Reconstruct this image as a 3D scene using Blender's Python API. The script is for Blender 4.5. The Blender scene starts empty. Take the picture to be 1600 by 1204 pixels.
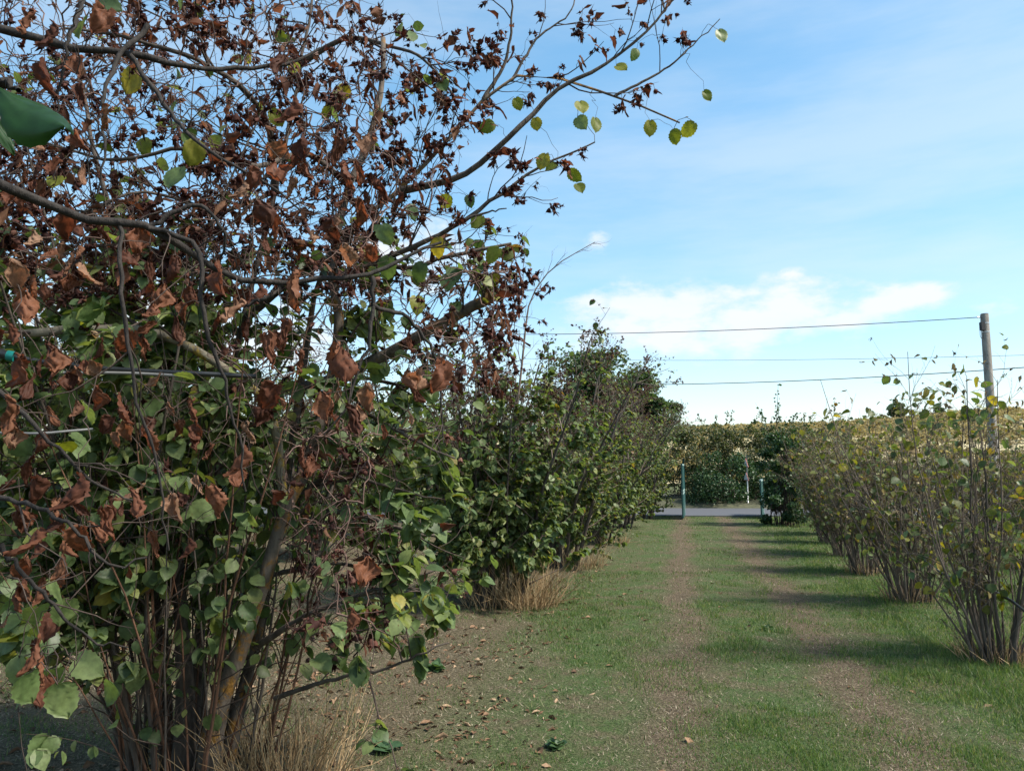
import bpy, math, random
import numpy as np
from mathutils import Vector, Matrix

random.seed(7)
scene = bpy.context.scene
COL = scene.collection

# ------------------------------------------------------------------ camera
CAM_H = 1.6
FPX = 1200.0                       # focal length in photograph pixels (1600 wide)
PITCH = math.atan(131.0 / FPX)
cam_d = bpy.data.cameras.new("camera")
cam_d.sensor_width = 36.0
cam_d.lens = 36.0 * FPX / 1600.0
cam_d.clip_start = 0.05
cam_d.clip_end = 5000.0
cam = bpy.data.objects.new("camera", cam_d)
cam.location = (0, 0, CAM_H)
cam.rotation_euler = (math.pi / 2 + PITCH, 0, 0)
COL.objects.link(cam)
scene.camera = cam

# ------------------------------------------------------------------ light
SUN_AZ = math.radians(108)          # clockwise from +Y (to the right of the view)
SUN_EL = math.radians(51)
w = bpy.data.worlds.new("World")
scene.world = w
w.use_nodes = True
nt = w.node_tree
nt.nodes.clear()
def N(tree, typ, **kw):
    n = tree.nodes.new(typ)
    for k, v in kw.items():
        setattr(n, k, v)
    return n
def L(tree, a, b):
    tree.links.new(a, b)
sky = N(nt, 'ShaderNodeTexSky')
sky.sky_type = 'NISHITA'
sky.sun_disc = False
sky.sun_elevation = SUN_EL
sky.sun_rotation = SUN_AZ
sky.air_density = 1.0
sky.dust_density = 0.9
sky.ozone_density = 1.0
SKY_STRENGTH = 0.15
tc = N(nt, 'ShaderNodeTexCoord')
def math_node(tree, op, a, b=None, clamp=False):
    n = N(tree, 'ShaderNodeMath', operation=op, use_clamp=clamp)
    for i, v in enumerate((a, b)):
        if v is None: continue
        if isinstance(v, (int, float)): n.inputs[i].default_value = v
        else: L(tree, v, n.inputs[i])
    return n.outputs[0]
# clouds: soft cumulus bank low over the hills plus thin high streaks
def noise_node(tree, vec, scale, detail=5, rough=0.55, mapscale=None, loc=None):
    if mapscale is not None or loc is not None:
        m = N(tree, 'ShaderNodeMapping')
        if mapscale is not None: m.inputs['Scale'].default_value = mapscale
        if loc is not None: m.inputs['Location'].default_value = loc
        L(tree, vec, m.inputs['Vector']); vec = m.outputs[0]
    n = N(tree, 'ShaderNodeTexNoise')
    n.inputs['Scale'].default_value = scale
    n.inputs['Detail'].default_value = detail
    n.inputs['Roughness'].default_value = rough
    L(tree, vec, n.inputs['Vector'])
    return n.outputs['Fac']
gen = tc.outputs['Generated']
def sky_dir(px, py):
    v = Vector(((px - 800) / FPX, 1.0, (602 - py) / FPX))
    v = Matrix.Rotation(PITCH, 3, 'X') @ v
    return v.normalized()
blob = None
for (px, py, sx, sz, k) in ((1030, 502, .14, .052, 1.0), (1180, 492, .17, .042, 1.0), (1300, 500, .10, .016, .85),
                            (1415, 472, .075, .020, .9), (940, 380, .022, .014, .66), (1238, 431, .018, .010, .62),
                            (1535, 480, .035, .012, .55), (1130, 530, .16, .030, .75), (620, 400, .11, .045, .85), (1090, 462, .06, .026, .95), (985, 478, .05, .022, .9), (300, 520, .2, .05, .85)):
    c = sky_dir(px, py)
    s = N(nt, 'ShaderNodeVectorMath', operation='SUBTRACT'); L(nt, gen, s.inputs[0]); s.inputs[1].default_value = c
    m = N(nt, 'ShaderNodeVectorMath', operation='DIVIDE'); L(nt, s.outputs[0], m.inputs[0]); m.inputs[1].default_value = (sx, sx, sz)
    l = N(nt, 'ShaderNodeVectorMath', operation='LENGTH'); L(nt, m.outputs[0], l.inputs[0])
    g = math_node(nt, 'MULTIPLY', math_node(nt, 'SUBTRACT', 1.25, l.outputs['Value'], True), k)
    blob = g if blob is None else math_node(nt, 'MAXIMUM', blob, g)
n1 = noise_node(nt, gen, 13.0, 7, .6, (1, 1, 2.2), (3.1, 1.7, .4))
cl = math_node(nt, 'ADD', blob, math_node(nt, 'MULTIPLY', math_node(nt, 'SUBTRACT', n1, .5), 3.0))
mr = N(nt, 'ShaderNodeMapRange'); mr.interpolation_type = 'SMOOTHSTEP'
L(nt, cl, mr.inputs[0]); mr.inputs[1].default_value = .10; mr.inputs[2].default_value = 1.12
mr.inputs[4].default_value = .92
bl2 = math_node(nt, 'MULTIPLY', mr.outputs[0], math_node(nt, 'MULTIPLY', blob, 6.0, True))
# thin high streaks everywhere
n2 = noise_node(nt, gen, 2.4, 6, .58, (.8, .8, 4.2), (5.3, 2.2, 1.1))
mr2 = N(nt, 'ShaderNodeMapRange'); mr2.interpolation_type = 'SMOOTHSTEP'
L(nt, n2, mr2.inputs[0]); mr2.inputs[1].default_value = .36; mr2.inputs[2].default_value = .74; mr2.inputs[4].default_value = .34
cover = math_node(nt, 'ADD', bl2, mr2.outputs[0], True)
mixc = N(nt, 'ShaderNodeMix', data_type='RGBA')
hs = N(nt, 'ShaderNodeHueSaturation'); hs.inputs['Saturation'].default_value = 1.4; hs.inputs['Hue'].default_value = .487; gm = N(nt, 'ShaderNodeGamma'); gm.inputs[1].default_value = .74; L(nt, sky.outputs[0], gm.inputs[0]); L(nt, gm.outputs[0], hs.inputs['Color'])
L(nt, cover, mixc.inputs[0]); L(nt, hs.outputs[0], mixc.inputs[6]); mixc.inputs[7].default_value = (2.6, 2.75, 2.9, 1)
bg = N(nt, 'ShaderNodeBackground'); bg.inputs['Strength'].default_value = SKY_STRENGTH
L(nt, mixc.outputs[2], bg.inputs['Color'])
wo = N(nt, 'ShaderNodeOutputWorld'); L(nt, bg.outputs[0], wo.inputs[0])

sun_d = bpy.data.lights.new("sun", 'SUN')
sun_d.energy = 3.5
sun_d.angle = math.radians(9.0)
sun_d.color = (1.0, 0.93, 0.82)
sun = bpy.data.objects.new("sun", sun_d)
sv = Vector((math.cos(SUN_EL) * math.sin(SUN_AZ), math.cos(SUN_EL) * math.cos(SUN_AZ), math.sin(SUN_EL)))
sun.rotation_euler = sv.to_track_quat('Z', 'Y').to_euler()
sun.location = (20, 10, 30)
COL.objects.link(sun)

scene.view_settings.view_transform = 'Standard'
scene.view_settings.look = 'None'
scene.view_settings.gamma = 1.0
scene.view_settings.exposure = 1.3
scene.view_settings.use_curve_mapping = False
scene.cycles.max_bounces = 8
scene.cycles.transparent_max_bounces = 8
scene.cycles.use_denoising = True

# ------------------------------------------------------------------ helpers
CP, SP = math.cos(PITCH), math.sin(PITCH)
def P(px, py, d):
    """world point at ground distance d (metres along +Y) seen at photograph pixel px,py"""
    cx, cy = (px - 800) / FPX, (602 - py) / FPX
    y, z = CP - cy * SP, SP + cy * CP
    t = d / y
    return np.array((cx * t, d, CAM_H + z * t))
def Ps(lst):
    return np.array([P(*q) for q in lst])
def project(p):
    p = np.asarray(p, float)
    x, y, z = p[..., 0], p[..., 1], p[..., 2] - CAM_H
    f = y * CP + z * SP
    u = -y * SP + z * CP
    f = np.where(f < .05, .05, f)
    return 800 + FPX * x / f, 602 - FPX * u / f, f

def norm(v):
    return v / np.maximum(np.linalg.norm(v, axis=-1, keepdims=True), 1e-9)

def mk_mesh(name, V, F, mats=(), smooth=False, fmat=None):
    V = np.asarray(V, np.float32); F = np.asarray(F, np.int32)
    me = bpy.data.meshes.new(name)
    nF, k = F.shape
    me.vertices.add(len(V)); me.vertices.foreach_set('co', V.ravel())
    me.loops.add(nF * k); me.loops.foreach_set('vertex_index', F.ravel())
    me.polygons.add(nF); me.polygons.foreach_set('loop_start', np.arange(nF, dtype=np.int32) * k)
    if fmat is not None: me.polygons.foreach_set('material_index', np.asarray(fmat, np.int32))
    if smooth: me.polygons.foreach_set('use_smooth', np.ones(nF, bool))
    for m in (mats if isinstance(mats, (list, tuple)) else [mats]): me.materials.append(m)
    me.update(calc_edges=True)
    me.validate()
    return me
def tag(o, label=None, cat=None, group=None, kind=None):
    if label: o['label'] = label
    if cat: o['category'] = cat
    if group: o['group'] = group
    if kind: o['kind'] = kind
    return o
def obj(name, me, parent=None, loc=None):
    o = bpy.data.objects.new(name, me)
    if loc is not None: o.location = loc
    if parent is not None:
        o.parent = parent
        o.matrix_parent_inverse = Matrix.Translation(-Vector(parent.location)) if parent.rotation_euler.z == 0 and parent.scale.x == 1 else parent.matrix_world.inverted()
    COL.objects.link(o)
    return o
def empty(name, loc, label=None, cat=None, group=None):
    o = bpy.data.objects.new(name, None)
    o.location = loc
    o.empty_display_size = .2
    COL.objects.link(o)
    return tag(o, label, cat, group)

class MB:
    """collects quads/tris given in world or local space, any size faces"""
    def __init__(s): s.v = []; s.f = []; s.m = []
    def add(s, V, F, m=0):
        b = len(s.v); s.v.extend([tuple(map(float, q)) for q in V]); s.f.extend([tuple(int(i) + b for i in f) for f in F]); s.m.extend([m] * len(F))
    def box(s, c, size, rz=0, m=0):
        hx, hy, hz = [q / 2 for q in size]
        V = []
        ca, sa = math.cos(rz), math.sin(rz)
        for z in (-hz, hz):
            for (x, y) in ((-hx, -hy), (hx, -hy), (hx, hy), (-hx, hy)):
                V.append((c[0] + x * ca - y * sa, c[1] + x * sa + y * ca, c[2] + z))
        s.add(V, [(0, 3, 2, 1), (4, 5, 6, 7), (0, 1, 5, 4), (1, 2, 6, 5), (2, 3, 7, 6), (3, 0, 4, 7)], m)
    def tube(s, pts, rad, k=8, m=0, cap=True):
        V, F = tubes(np.asarray(pts)[None], np.broadcast_to(np.asarray(rad, float), (len(pts),))[None], k)
        F = [tuple(f) for f in F]
        if cap:
            F.append(tuple(range(k))[::-1]); F.append(tuple(range(len(V) - k, len(V))))
        s.add(V, F, m)
    def mesh(s, name, mats, smooth=False):
        me = bpy.data.meshes.new(name); me.from_pydata(s.v, [], s.f)
        for m in (mats if isinstance(mats, (list, tuple)) else [mats]): me.materials.append(m)
        me.polygons.foreach_set('material_index', np.array(s.m, np.int32))
        if smooth: me.polygons.foreach_set('use_smooth', np.ones(len(s.f), bool))
        me.update()
        return me

def tubes(pts, rad, k):
    """pts (M,n,3), rad (M,n) -> verts, quads"""
    M, n, _ = pts.shape
    T = np.empty_like(pts)
    T[:, 1:-1] = pts[:, 2:] - pts[:, :-2]
    T[:, 0] = pts[:, 1] - pts[:, 0]; T[:, -1] = pts[:, -1] - pts[:, -2]
    T = norm(T)
    mean = norm(pts[:, -1] - pts[:, 0])
    ref = np.where(np.abs(mean[:, 2:3]) > .75, np.array([[1., .13, 0]]), np.array([[.05, .1, 1.]]))[:, None, :]
    A = norm(np.cross(T, np.broadcast_to(ref, T.shape)))
    B = np.cross(T, A)
    a = np.arange(k) * 2 * math.pi / k
    V = pts[:, :, None, :] + rad[:, :, None, None] * (A[:, :, None, :] * np.cos(a)[None, None, :, None] + B[:, :, None, :] * np.sin(a)[None, None, :, None])
    base = (np.arange(M) * n * k)[:, None, None]
    i = np.arange(n - 1)[None, :, None] * k; j = np.arange(k)[None, None, :]; j2 = (j + 1) % k
    F = np.stack([base + i + j, base + i + k + j, base + i + k + j2, base + i + j2], -1).reshape(-1, 4)
    return V.reshape(-1, 3), F
def join(parts):
    Vs, Fs, b = [], [], 0
    for V, F in parts:
        Vs.append(V); Fs.append(np.asarray(F) + b); b += len(V)
    return np.concatenate(Vs), np.concatenate(Fs)

def resample(pts, n):
    pts = np.asarray(pts, float)
    # catmull-rom smoothing then uniform resample
    p = np.vstack([2 * pts[0] - pts[1], pts, 2 * pts[-1] - pts[-2]])
    out = []
    for i in range(1, len(p) - 2):
        for t in np.linspace(0, 1, 8, endpoint=False):
            a, b, c, d = p[i - 1], p[i], p[i + 1], p[i + 2]
            out.append(.5 * ((2 * b) + (c - a) * t + (2 * a - 5 * b + 4 * c - d) * t * t + (3 * b - a - 3 * c + d) * t ** 3))
    out.append(pts[-1]); out = np.array(out)
    s = np.r_[0, np.cumsum(np.linalg.norm(np.diff(out, axis=0), axis=1))]
    q = np.linspace(0, s[-1], n)
    return np.stack([np.interp(q, s, out[:, i]) for i in range(3)], 1)

def grow(rng, p0, d0, Ln, n, wander, up=0.0):
    """p0,d0 (M,3), Ln (M) -> polylines (M,n,3)"""
    M = len(p0)
    pts = np.empty((M, n, 3)); pts[:, 0] = p0
    d = norm(d0)
    step = (Ln / (n - 1))[:, None]
    for i in range(1, n):
        pts[:, i] = pts[:, i - 1] + d * step
        d = d + rng.normal(0, wander, (M, 3)); d[:, 2] += up
        d = norm(d)
    return pts
def spawn(rng, par, prad, per_m, lmin, lmax, ang, n, wander, up, tmin=.1, tmax=1.0, taper=.45, rmax=.55, rlen=.012):
    """side shoots on parent polylines par (M,n,3)"""
    seg = np.linalg.norm(np.diff(par, axis=1), axis=2); tot = seg.sum(1)
    cnt = np.maximum(0, (tot * per_m * (tmax - tmin) + rng.random(len(par))).astype(int))
    idx = np.repeat(np.arange(len(par)), cnt)
    M = len(idx)
    t = tmin + (tmax - tmin) * rng.random(M)
    nn = par.shape[1]
    f = t * (nn - 1); i0 = np.minimum(f.astype(int), nn - 2); fr = (f - i0)[:, None]
    p0 = par[idx, i0] * (1 - fr) + par[idx, i0 + 1] * fr
    tan = norm(par[idx, i0 + 1] - par[idx, i0])
    r = prad[idx, i0]
    rv = norm(np.cross(tan, rng.normal(0, 1, (M, 3))))
    a = rng.uniform(ang[0], ang[1], M)[:, None]
    d0 = tan * np.cos(a) + rv * np.sin(a)
    d0[:, 2] += .05
    Ln = rng.uniform(lmin, lmax, M) * (1 - taper * t)
    pts = grow(rng, p0, d0, Ln, n, wander, up)
    r0 = np.minimum(r * rmax, Ln * rlen + .0012)
    rad = r0[:, None] * np.linspace(1, .35, n)[None]
    return pts, rad

# leaf templates ---------------------------------------------------
def leaf_tpl(rng, rows, cols, fold=.25, droop=.25, roll=0.0, crumple=0.0, serr=.03, pleat=0.0, wid=.44):
    vs = np.linspace(0, 1, rows)
    us = np.linspace(-1, 1, cols)
    V = []
    ph = rng.random(6) * 6.28
    for i, v in enumerate(vs):
        wv = wid * (max(math.sin(math.pi * min(1, v * .97 + .03)), 0) ** .62) * (1 - .18 * (v - .45))
        if v > .88: wv *= 1 - (v - .88) * 3.2
        if i == 0: wv = .07
        if i == rows - 1: wv = .012
        for u in us:
            wq = wv
            if abs(abs(u) - 1) < 1e-6 and 0 < i < rows - 1:
                wq += serr * (1 if i % 2 else -1)
            x = u * wq; y = v - .07 * abs(u) * (1 - v); z = 0
            if roll:
                a = u * roll * (.7 + .5 * math.sin(ph[0] + 2.5 * v))
                R = wq / max(abs(roll), .2)
                x = math.sin(a) * R; z = (1 - math.cos(a)) * R
            z += fold * abs(x) * (1 if not roll else .3)
            z -= droop * v * v
            if pleat: z += pleat * math.sin((v - abs(u) * .28) * 34) * min(1, abs(u) * 2)
            if crumple:
                z += crumple * math.sin(ph[1] + 7 * v + 3 * u) + crumple * .7 * math.sin(ph[2] + 11 * u - 5 * v)
                x += crumple * .8 * math.sin(ph[3] + 9 * v + u); y += crumple * .8 * math.sin(ph[4] + 6 * u + 4 * v)
            V.append((x, y, z))
    F = []
    for i in range(rows - 1):
        for j in range(cols - 1):
            a = i * cols + j
            F.append((a, a + 1, a + cols + 1, a + cols))
    return np.array(V), np.array(F)
def frames(rng, axis, up_bias, tilt):
    """rotation matrices with +Y along axis and +Z near up"""
    M = len(axis)
    y = norm(axis)
    z = rng.normal(0, tilt, (M, 3)); z[:, 2] += up_bias
    x = norm(np.cross(y, z)); z = np.cross(x, y)
    return np.stack([x, y, z], -1)
def scatter(tpls, rng, pos, R, s):
    parts = []
    which = rng.integers(0, len(tpls), len(pos))
    for t, (V, F) in enumerate(tpls):
        m = which == t
        k = int(m.sum())
        if not k: continue
        W = np.einsum('mij,vj->mvi', R[m], V) * s[m][:, None, None] + pos[m][:, None, :]
        FF = F[None] + (np.arange(k) * len(V))[:, None, None]
        parts.append((W.reshape(-1, 3), FF.reshape(-1, F.shape[1])))
    return join(parts)
def husk_tpl(rng, n=8, nuts=3):
    """a drooping bunch of dried, frilled nut husks on a short stalk, with a curled bract or two"""
    V, F = [], []
    st = np.array((0., 0., 0.))
    for q in range(nuts):
        c = np.array((rng.normal(0, .22), rng.uniform(.1, .75), rng.normal(0, .22))); ax = norm(np.array((rng.normal(0, .5), 1.0, rng.normal(0, .5))))
        r = rng.uniform(.10, .2)
        s1 = norm(np.cross(ax, rng.normal(0, 1, 3))); s2 = np.cross(ax, s1)
        k = 6; b = len(V)                                   # cup
        for h, rr in ((-.12, .35), (.05, 1.0), (.22, 1.15)):
            for a in range(k):
                t_ = a * 6.2832 / k
                V.append(c + ax * h + (s1 * math.cos(t_) + s2 * math.sin(t_)) * r * rr * rng.uniform(.8, 1.2))
        for h in range(2):
            for a in range(k): F.append((b + h * k + a, b + h * k + (a + 1) % k, b + (h + 1) * k + (a + 1) % k, b + (h + 1) * k + a))
        for a in range(n):                                  # frill
            t_ = a * 6.2832 / n + rng.normal(0, .2); o = s1 * math.cos(t_) + s2 * math.sin(t_); sd = -s1 * math.sin(t_) + s2 * math.cos(t_)
            b = len(V); l = rng.uniform(.15, .55); wd = rng.uniform(.04, .09); p0 = c + ax * .16 + o * r
            tip = p0 + ax * l * rng.uniform(.2, 1) + o * l * rng.uniform(.1, .8)
            V += [p0 - sd * wd, p0 + sd * wd, (p0 + tip) / 2 + sd * wd * .8 + o * .04, tip]; F.append((b, b + 1, b + 2, b + 3))
        b = len(V); sd = s1 * .018                          # stalk
        V += [st - sd, st + sd, c + sd, c - sd]; F.append((b, b + 1, b + 2, b + 3))
    return np.array(V), np.array(F)
# value noise (for scattering densities, ground relief)
_hash = np.random.default_rng(3).random((256, 256))
def vnoise(x, y):
    xi, yi = np.floor(x).astype(int), np.floor(y).astype(int)
    fx, fy = x - xi, y - yi
    fx = fx * fx * (3 - 2 * fx); fy = fy * fy * (3 - 2 * fy)
    h = lambda a, b: _hash[a & 255, b & 255]
    return (h(xi, yi) * (1 - fx) + h(xi + 1, yi) * fx) * (1 - fy) + (h(xi, yi + 1) * (1 - fx) + h(xi + 1, yi + 1) * fx) * fy
def fbm(x, y, o=4):
    s = 0; a = .5
    for i in range(o):
        s = s + a * vnoise(x * 2 ** i + 17.3 * i, y * 2 ** i + 5.1 * i); a *= .5
    return s / (1 - .5 ** o)

# ------------------------------------------------------------------ materials
def mat_new(name):
    m = bpy.data.materials.new(name); m.use_nodes = True
    t = m.node_tree; t.nodes.clear()
    out = N(t, 'ShaderNodeOutputMaterial')
    return m, t, out
def ramp(t, fac, stops, interp='LINEAR'):
    r = N(t, 'ShaderNodeValToRGB'); cr = r.color_ramp; cr.interpolation = interp
    while len(cr.elements) < len(stops): cr.elements.new(.5)
    for e, (p, c) in zip(cr.elements, stops):
        e.position = p; e.color = (*c, 1)
    L(t, fac, r.inputs[0])
    return r.outputs[0]
def rnd(t):
    g = N(t, 'ShaderNodeNewGeometry'); o = N(t, 'ShaderNodeObjectInfo')
    a = math_node(t, 'ADD', g.outputs['Random Per Island'], o.outputs['Random'])
    return math_node(t, 'FRACT', a)
def leaf_mat(name, stops, trans=.4, rough=.5, tcol=(1.0, 1.0, .5), spots=None, gloss=.35, nscale=60):
    m, t, out = mat_new(name)
    c = ramp(t, rnd(t), stops)
    tco = N(t, 'ShaderNodeTexCoord')
    n = noise_node(t, tco.outputs['Object'], nscale if nscale else 60, 3)
    v = N(t, 'ShaderNodeMix', data_type='RGBA', blend_type='MULTIPLY'); v.inputs[0].default_value = .65
    L(t, c, v.inputs[6])
    L(t, ramp(t, n, [(.3, (.55, .52, .5)), (.7, (1.25, 1.25, 1.2))]), v.inputs[7])
    c = v.outputs[2]
    if spots:
        mm = N(t, 'ShaderNodeMix', data_type='RGBA')
        n3 = noise_node(t, tco.outputs['Object'], nscale * .35, 4, .7)
        f = N(t, 'ShaderNodeMapRange'); L(t, n3, f.inputs[0]); f.inputs[1].default_value = .58; f.inputs[2].default_value = .68
        L(t, f.outputs[0], mm.inputs[0]); L(t, c, mm.inputs[6]); mm.inputs[7].default_value = (*spots, 1)
        c = mm.outputs[2]
    p = N(t, 'ShaderNodeBsdfPrincipled'); p.inputs['Roughness'].default_value = rough
    p.inputs['Specular IOR Level'].default_value = gloss
    L(t, c, p.inputs['Base Color'])
    tr = N(t, 'ShaderNodeBsdfTranslucent')
    tm = N(t, 'ShaderNodeMix', data_type='RGBA', blend_type='MULTIPLY'); tm.inputs[0].default_value = 1
    L(t, c, tm.inputs[6]); tm.inputs[7].default_value = (*tcol, 1)
    L(t, tm.outputs[2], tr.inputs[0])
    ms = N(t, 'ShaderNodeMixShader'); ms.inputs[0].default_value = trans
    L(t, p.outputs[0], ms.inputs[1]); L(t, tr.outputs[0], ms.inputs[2]); L(t, ms.outputs[0], out.inputs[0])
    return m
def plain(name, col, rough=.7, var=.35, scale=20, metal=0.0, bump=0.0, col2=None):
    m, t, out = mat_new(name)
    tco = N(t, 'ShaderNodeTexCoord')
    n = noise_node(t, tco.outputs['Object'], scale, 5, .6)
    c2 = col2 if col2 else tuple(q * (1 - var) for q in col)
    c = ramp(t, n, [(.3, c2), (.7, col)])
    p = N(t, 'ShaderNodeBsdfPrincipled'); p.inputs['Roughness'].default_value = rough; p.inputs['Metallic'].default_value = metal
    L(t, c, p.inputs['Base Color'])
    if bump:
        b = N(t, 'ShaderNodeBump'); b.inputs['Strength'].default_value = bump; b.inputs['Distance'].default_value = .01
        L(t, n, b.inputs['Height']); L(t, b.outputs[0], p.inputs['Normal'])
    L(t, p.outputs[0], out.inputs[0])
    return m
def bark_mat(name, base, dark, lichen=0.0, lcol=(.42, .19, .03), scale=18):
    m, t, out = mat_new(name)
    tco = N(t, 'ShaderNodeTexCoord')
    n = noise_node(t, tco.outputs['Object'], scale, 6, .65, (1, 1, .35))
    c = ramp(t, n, [(.3, dark), (.68, base)])
    if lichen:
        nl = noise_node(t, tco.outputs['Object'], 9, 6, .7)
        f = N(t, 'ShaderNodeMapRange'); L(t, nl, f.inputs[0]); f.inputs[1].default_value = .66 - lichen * .25; f.inputs[2].default_value = .74 - lichen * .25
        mm = N(t, 'ShaderNodeMix', data_type='RGBA'); L(t, f.outputs[0], mm.inputs[0]); L(t, c, mm.inputs[6])
        nv = noise_node(t, tco.outputs['Object'], 70, 3)
        L(t, ramp(t, nv, [(.35, tuple(q * .45 for q in lcol)), (.65, lcol)]), mm.inputs[7]); c = mm.outputs[2]
    p = N(t, 'ShaderNodeBsdfPrincipled'); p.inputs['Roughness'].default_value = .85
    p.inputs['Specular IOR Level'].default_value = .25
    L(t, c, p.inputs['Base Color'])
    b = N(t, 'ShaderNodeBump'); b.inputs['Strength'].default_value = 1.0; b.inputs['Distance'].default_value = .015
    L(t, n, b.inputs['Height']); L(t, b.outputs[0], p.inputs['Normal'])
    L(t, p.outputs[0], out.inputs[0])
    return m

M_green = leaf_mat('hazel_leaf_green', [(0, (.055, .092, .036)), (.4, (.108, .165, .062)), (.75, (.165, .22, .09)), (1, (.24, .27, .09))], .45, .5, (1.2, 1.2, .5), gloss=.35)
M_green_near = leaf_mat('hazel_leaf_green_near', [(0, (.060, .102, .040)), (.5, (.115, .175, .066)), (1, (.19, .245, .095))], .45, .48, (1.2, 1.2, .5), spots=(.14, .08, .035), gloss=.5, nscale=5)
M_roll = leaf_mat('hazel_leaf_dark_green', [(0, (.016, .05, .016)), (1, (.022, .062, .02))], .45, .4, (1.6, 1.9, .5), gloss=.35, nscale=5)
M_yellow = leaf_mat('hazel_leaf_yellow', [(0, (.13, .17, .03)), (.6, (.24, .25, .04)), (1, (.36, .28, .05))], .5, .5, (1.2, 1.15, .4), spots=(.16, .09, .03), nscale=5)
M_yellow_far = leaf_mat('hazel_leaf_yellowish', [(0, (.065, .098, .032)), (.6, (.12, .15, .048)), (.9, (.21, .21, .055)), (1, (.22, .13, .045))], .45, .5, (1.2, 1.15, .4))
M_brown = leaf_mat('hazel_leaf_brown', [(0, (.065, .026, .017)), (.45, (.135, .052, .030)), (.8, (.20, .085, .046)), (1, (.29, .18, .12))], .38, .65, (1.35, .9, .65), nscale=9, spots=(.05, .022, .014), gloss=.2)
M_husk = leaf_mat('husk_dark', [(0, (.026, .012, .011)), (.5, (.062, .026, .022)), (.85, (.11, .047, .036)), (1, (.18, .10, .075))], .2, .75, (1.2, .8, .7), gloss=.15)
M_husk_far = leaf_mat('husk_reddish', [(0, (.05, .026, .022)), (.5, (.10, .052, .042)), (1, (.18, .11, .085))], .2, .75, (1.2, .8, .7), gloss=.15)
M_rust = leaf_mat('rust_withered_leaf', [(0, (.06, .027, .018)), (.5, (.13, .056, .034)), (1, (.22, .12, .075))], .35, .7, (1.3, .85, .6), gloss=.15)
M_wither = leaf_mat('withered_leaf', [(0, (.07, .058, .036)), (.5, (.15, .125, .07)), (1, (.25, .21, .12))], .4, .7, (1.1, 1, .7), gloss=.15)
M_litter = leaf_mat('fallen_leaf', [(0, (.07, .04, .025)), (.5, (.15, .088, .05)), (.85, (.24, .15, .09)), (1, (.36, .26, .17))], .1, .7, (1, 1, 1), gloss=.2)
M_bush = leaf_mat('roadside_leaf', [(0, (.035, .055, .024)), (.5, (.07, .095, .04)), (.85, (.12, .125, .055)), (1, (.18, .14, .075))], .35, .55, (1.1, 1.2, .5), gloss=.4)
M_evergreen = leaf_mat('dark_green_leaf', [(0, (.020, .048, .022)), (.6, (.040, .085, .036)), (1, (.075, .125, .05))], .28, .4, (1.1, 1.2, .5), gloss=.25)
M_oak = leaf_mat('tree_leaf', [(0, (.04, .075, .03)), (.6, (.08, .13, .05)), (1, (.13, .17, .065))], .35, .5, (1.1, 1.2, .5), gloss=.4)
M_bark = bark_mat('hazel_bark', (.115, .095, .078), (.04, .032, .027), 0)
M_bark_l = bark_mat('hazel_bark_lichen', (.15, .125, .10), (.045, .036, .03), .52, (.30, .155, .035))
M_bark_y = bark_mat('hazel_bark_yellow_lichen', (.26, .23, .17), (.06, .05, .04), .5, (.36, .25, .04))
M_twig = bark_mat('hazel_twig', (.085, .062, .05), (.03, .021, .018), 0)
M_dark = bark_mat('hazel_bark_dark', (.042, .036, .032), (.014, .012, .011), 0, scale=30)
M_twig_dead_lit = bark_mat('dead_twig_lit', (.17, .11, .09), (.06, .036, .03), 0)  # dead twigs, coloured paler than the other twigs to look sunlit
M_twig_red = bark_mat('hazel_shoot', (.17, .09, .055), (.06, .03, .02), 0)
M_twig_grey = bark_mat('grey_twig', (.22, .175, .14), (.08, .06, .048), 0)

# ------------------------------------------------------------------ ground
def gz(x, y):
    near = np.clip(1 - (np.hypot(x, y) - 24) / 6, 0, 1)
    return (fbm(x * .6 + 40, y * .6 + 9, 3) - .5) * .07 * near
def lane_w(x, y):            # signed distance across the lane
    return x - .222 * y
def axis_steps(a, b, fine_lo, fine_hi, step):
    mid = np.arange(fine_lo, fine_hi + 1e-6, step)
    lo = fine_lo - np.cumsum(step * 1.35 ** np.arange(1, 40)); hi = fine_hi + np.cumsum(step * 1.35 ** np.arange(1, 40))
    lo = lo[lo > a]; hi = hi[hi < b]
    return np.r_[a, lo[::-1], mid, hi, b]
gx = axis_steps(-2500, 2500, -9, 13, .25); gy = axis_steps(-400, 4000, -2, 30, .25)
X, Y = np.meshgrid(gx, gy)
V = np.stack([X, Y, gz(X, Y)], -1).reshape(-1, 3)
nx = len(gx); ii, jj = np.meshgrid(np.arange(nx - 1), np.arange(len(gy) - 1)); a = (jj * nx + ii).ravel()
F = np.stack([a, a + 1, a + nx + 1, a + nx], 1)
m, t, out = mat_new('orchard_floor')
geo = N(t, 'ShaderNodeNewGeometry'); sp = N(t, 'ShaderNodeSeparateXYZ'); L(t, geo.outputs['Position'], sp.inputs[0])
pos = geo.outputs['Position']
wv = math_node(t, 'SUBTRACT', sp.outputs[0], math_node(t, 'MULTIPLY', sp.outputs[1], .222))
nw = noise_node(t, pos, .9, 4)
wj = math_node(t, 'ADD', wv, math_node(t, 'MULTIPLY', math_node(t, 'SUBTRACT', nw, .5), .9))
def band(c, h, soft):
    d = math_node(t, 'ABSOLUTE', math_node(t, 'SUBTRACT', wj, c))
    r = N(t, 'ShaderNodeMapRange'); L(t, d, r.inputs[0]); r.inputs[1].default_value = h; r.inputs[2].default_value = h + soft
    r.inputs[3].default_value = 1; r.inputs[4].default_value = 0
    return r.outputs[0]
trk = math_node(t, 'MAXIMUM', band(-.08, .10, .3), band(1.28, .12, .36))
lft = N(t, 'ShaderNodeMapRange'); L(t, wj, lft.inputs[0]); lft.inputs[1].default_value = -.95; lft.inputs[2].default_value = -1.9
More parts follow.
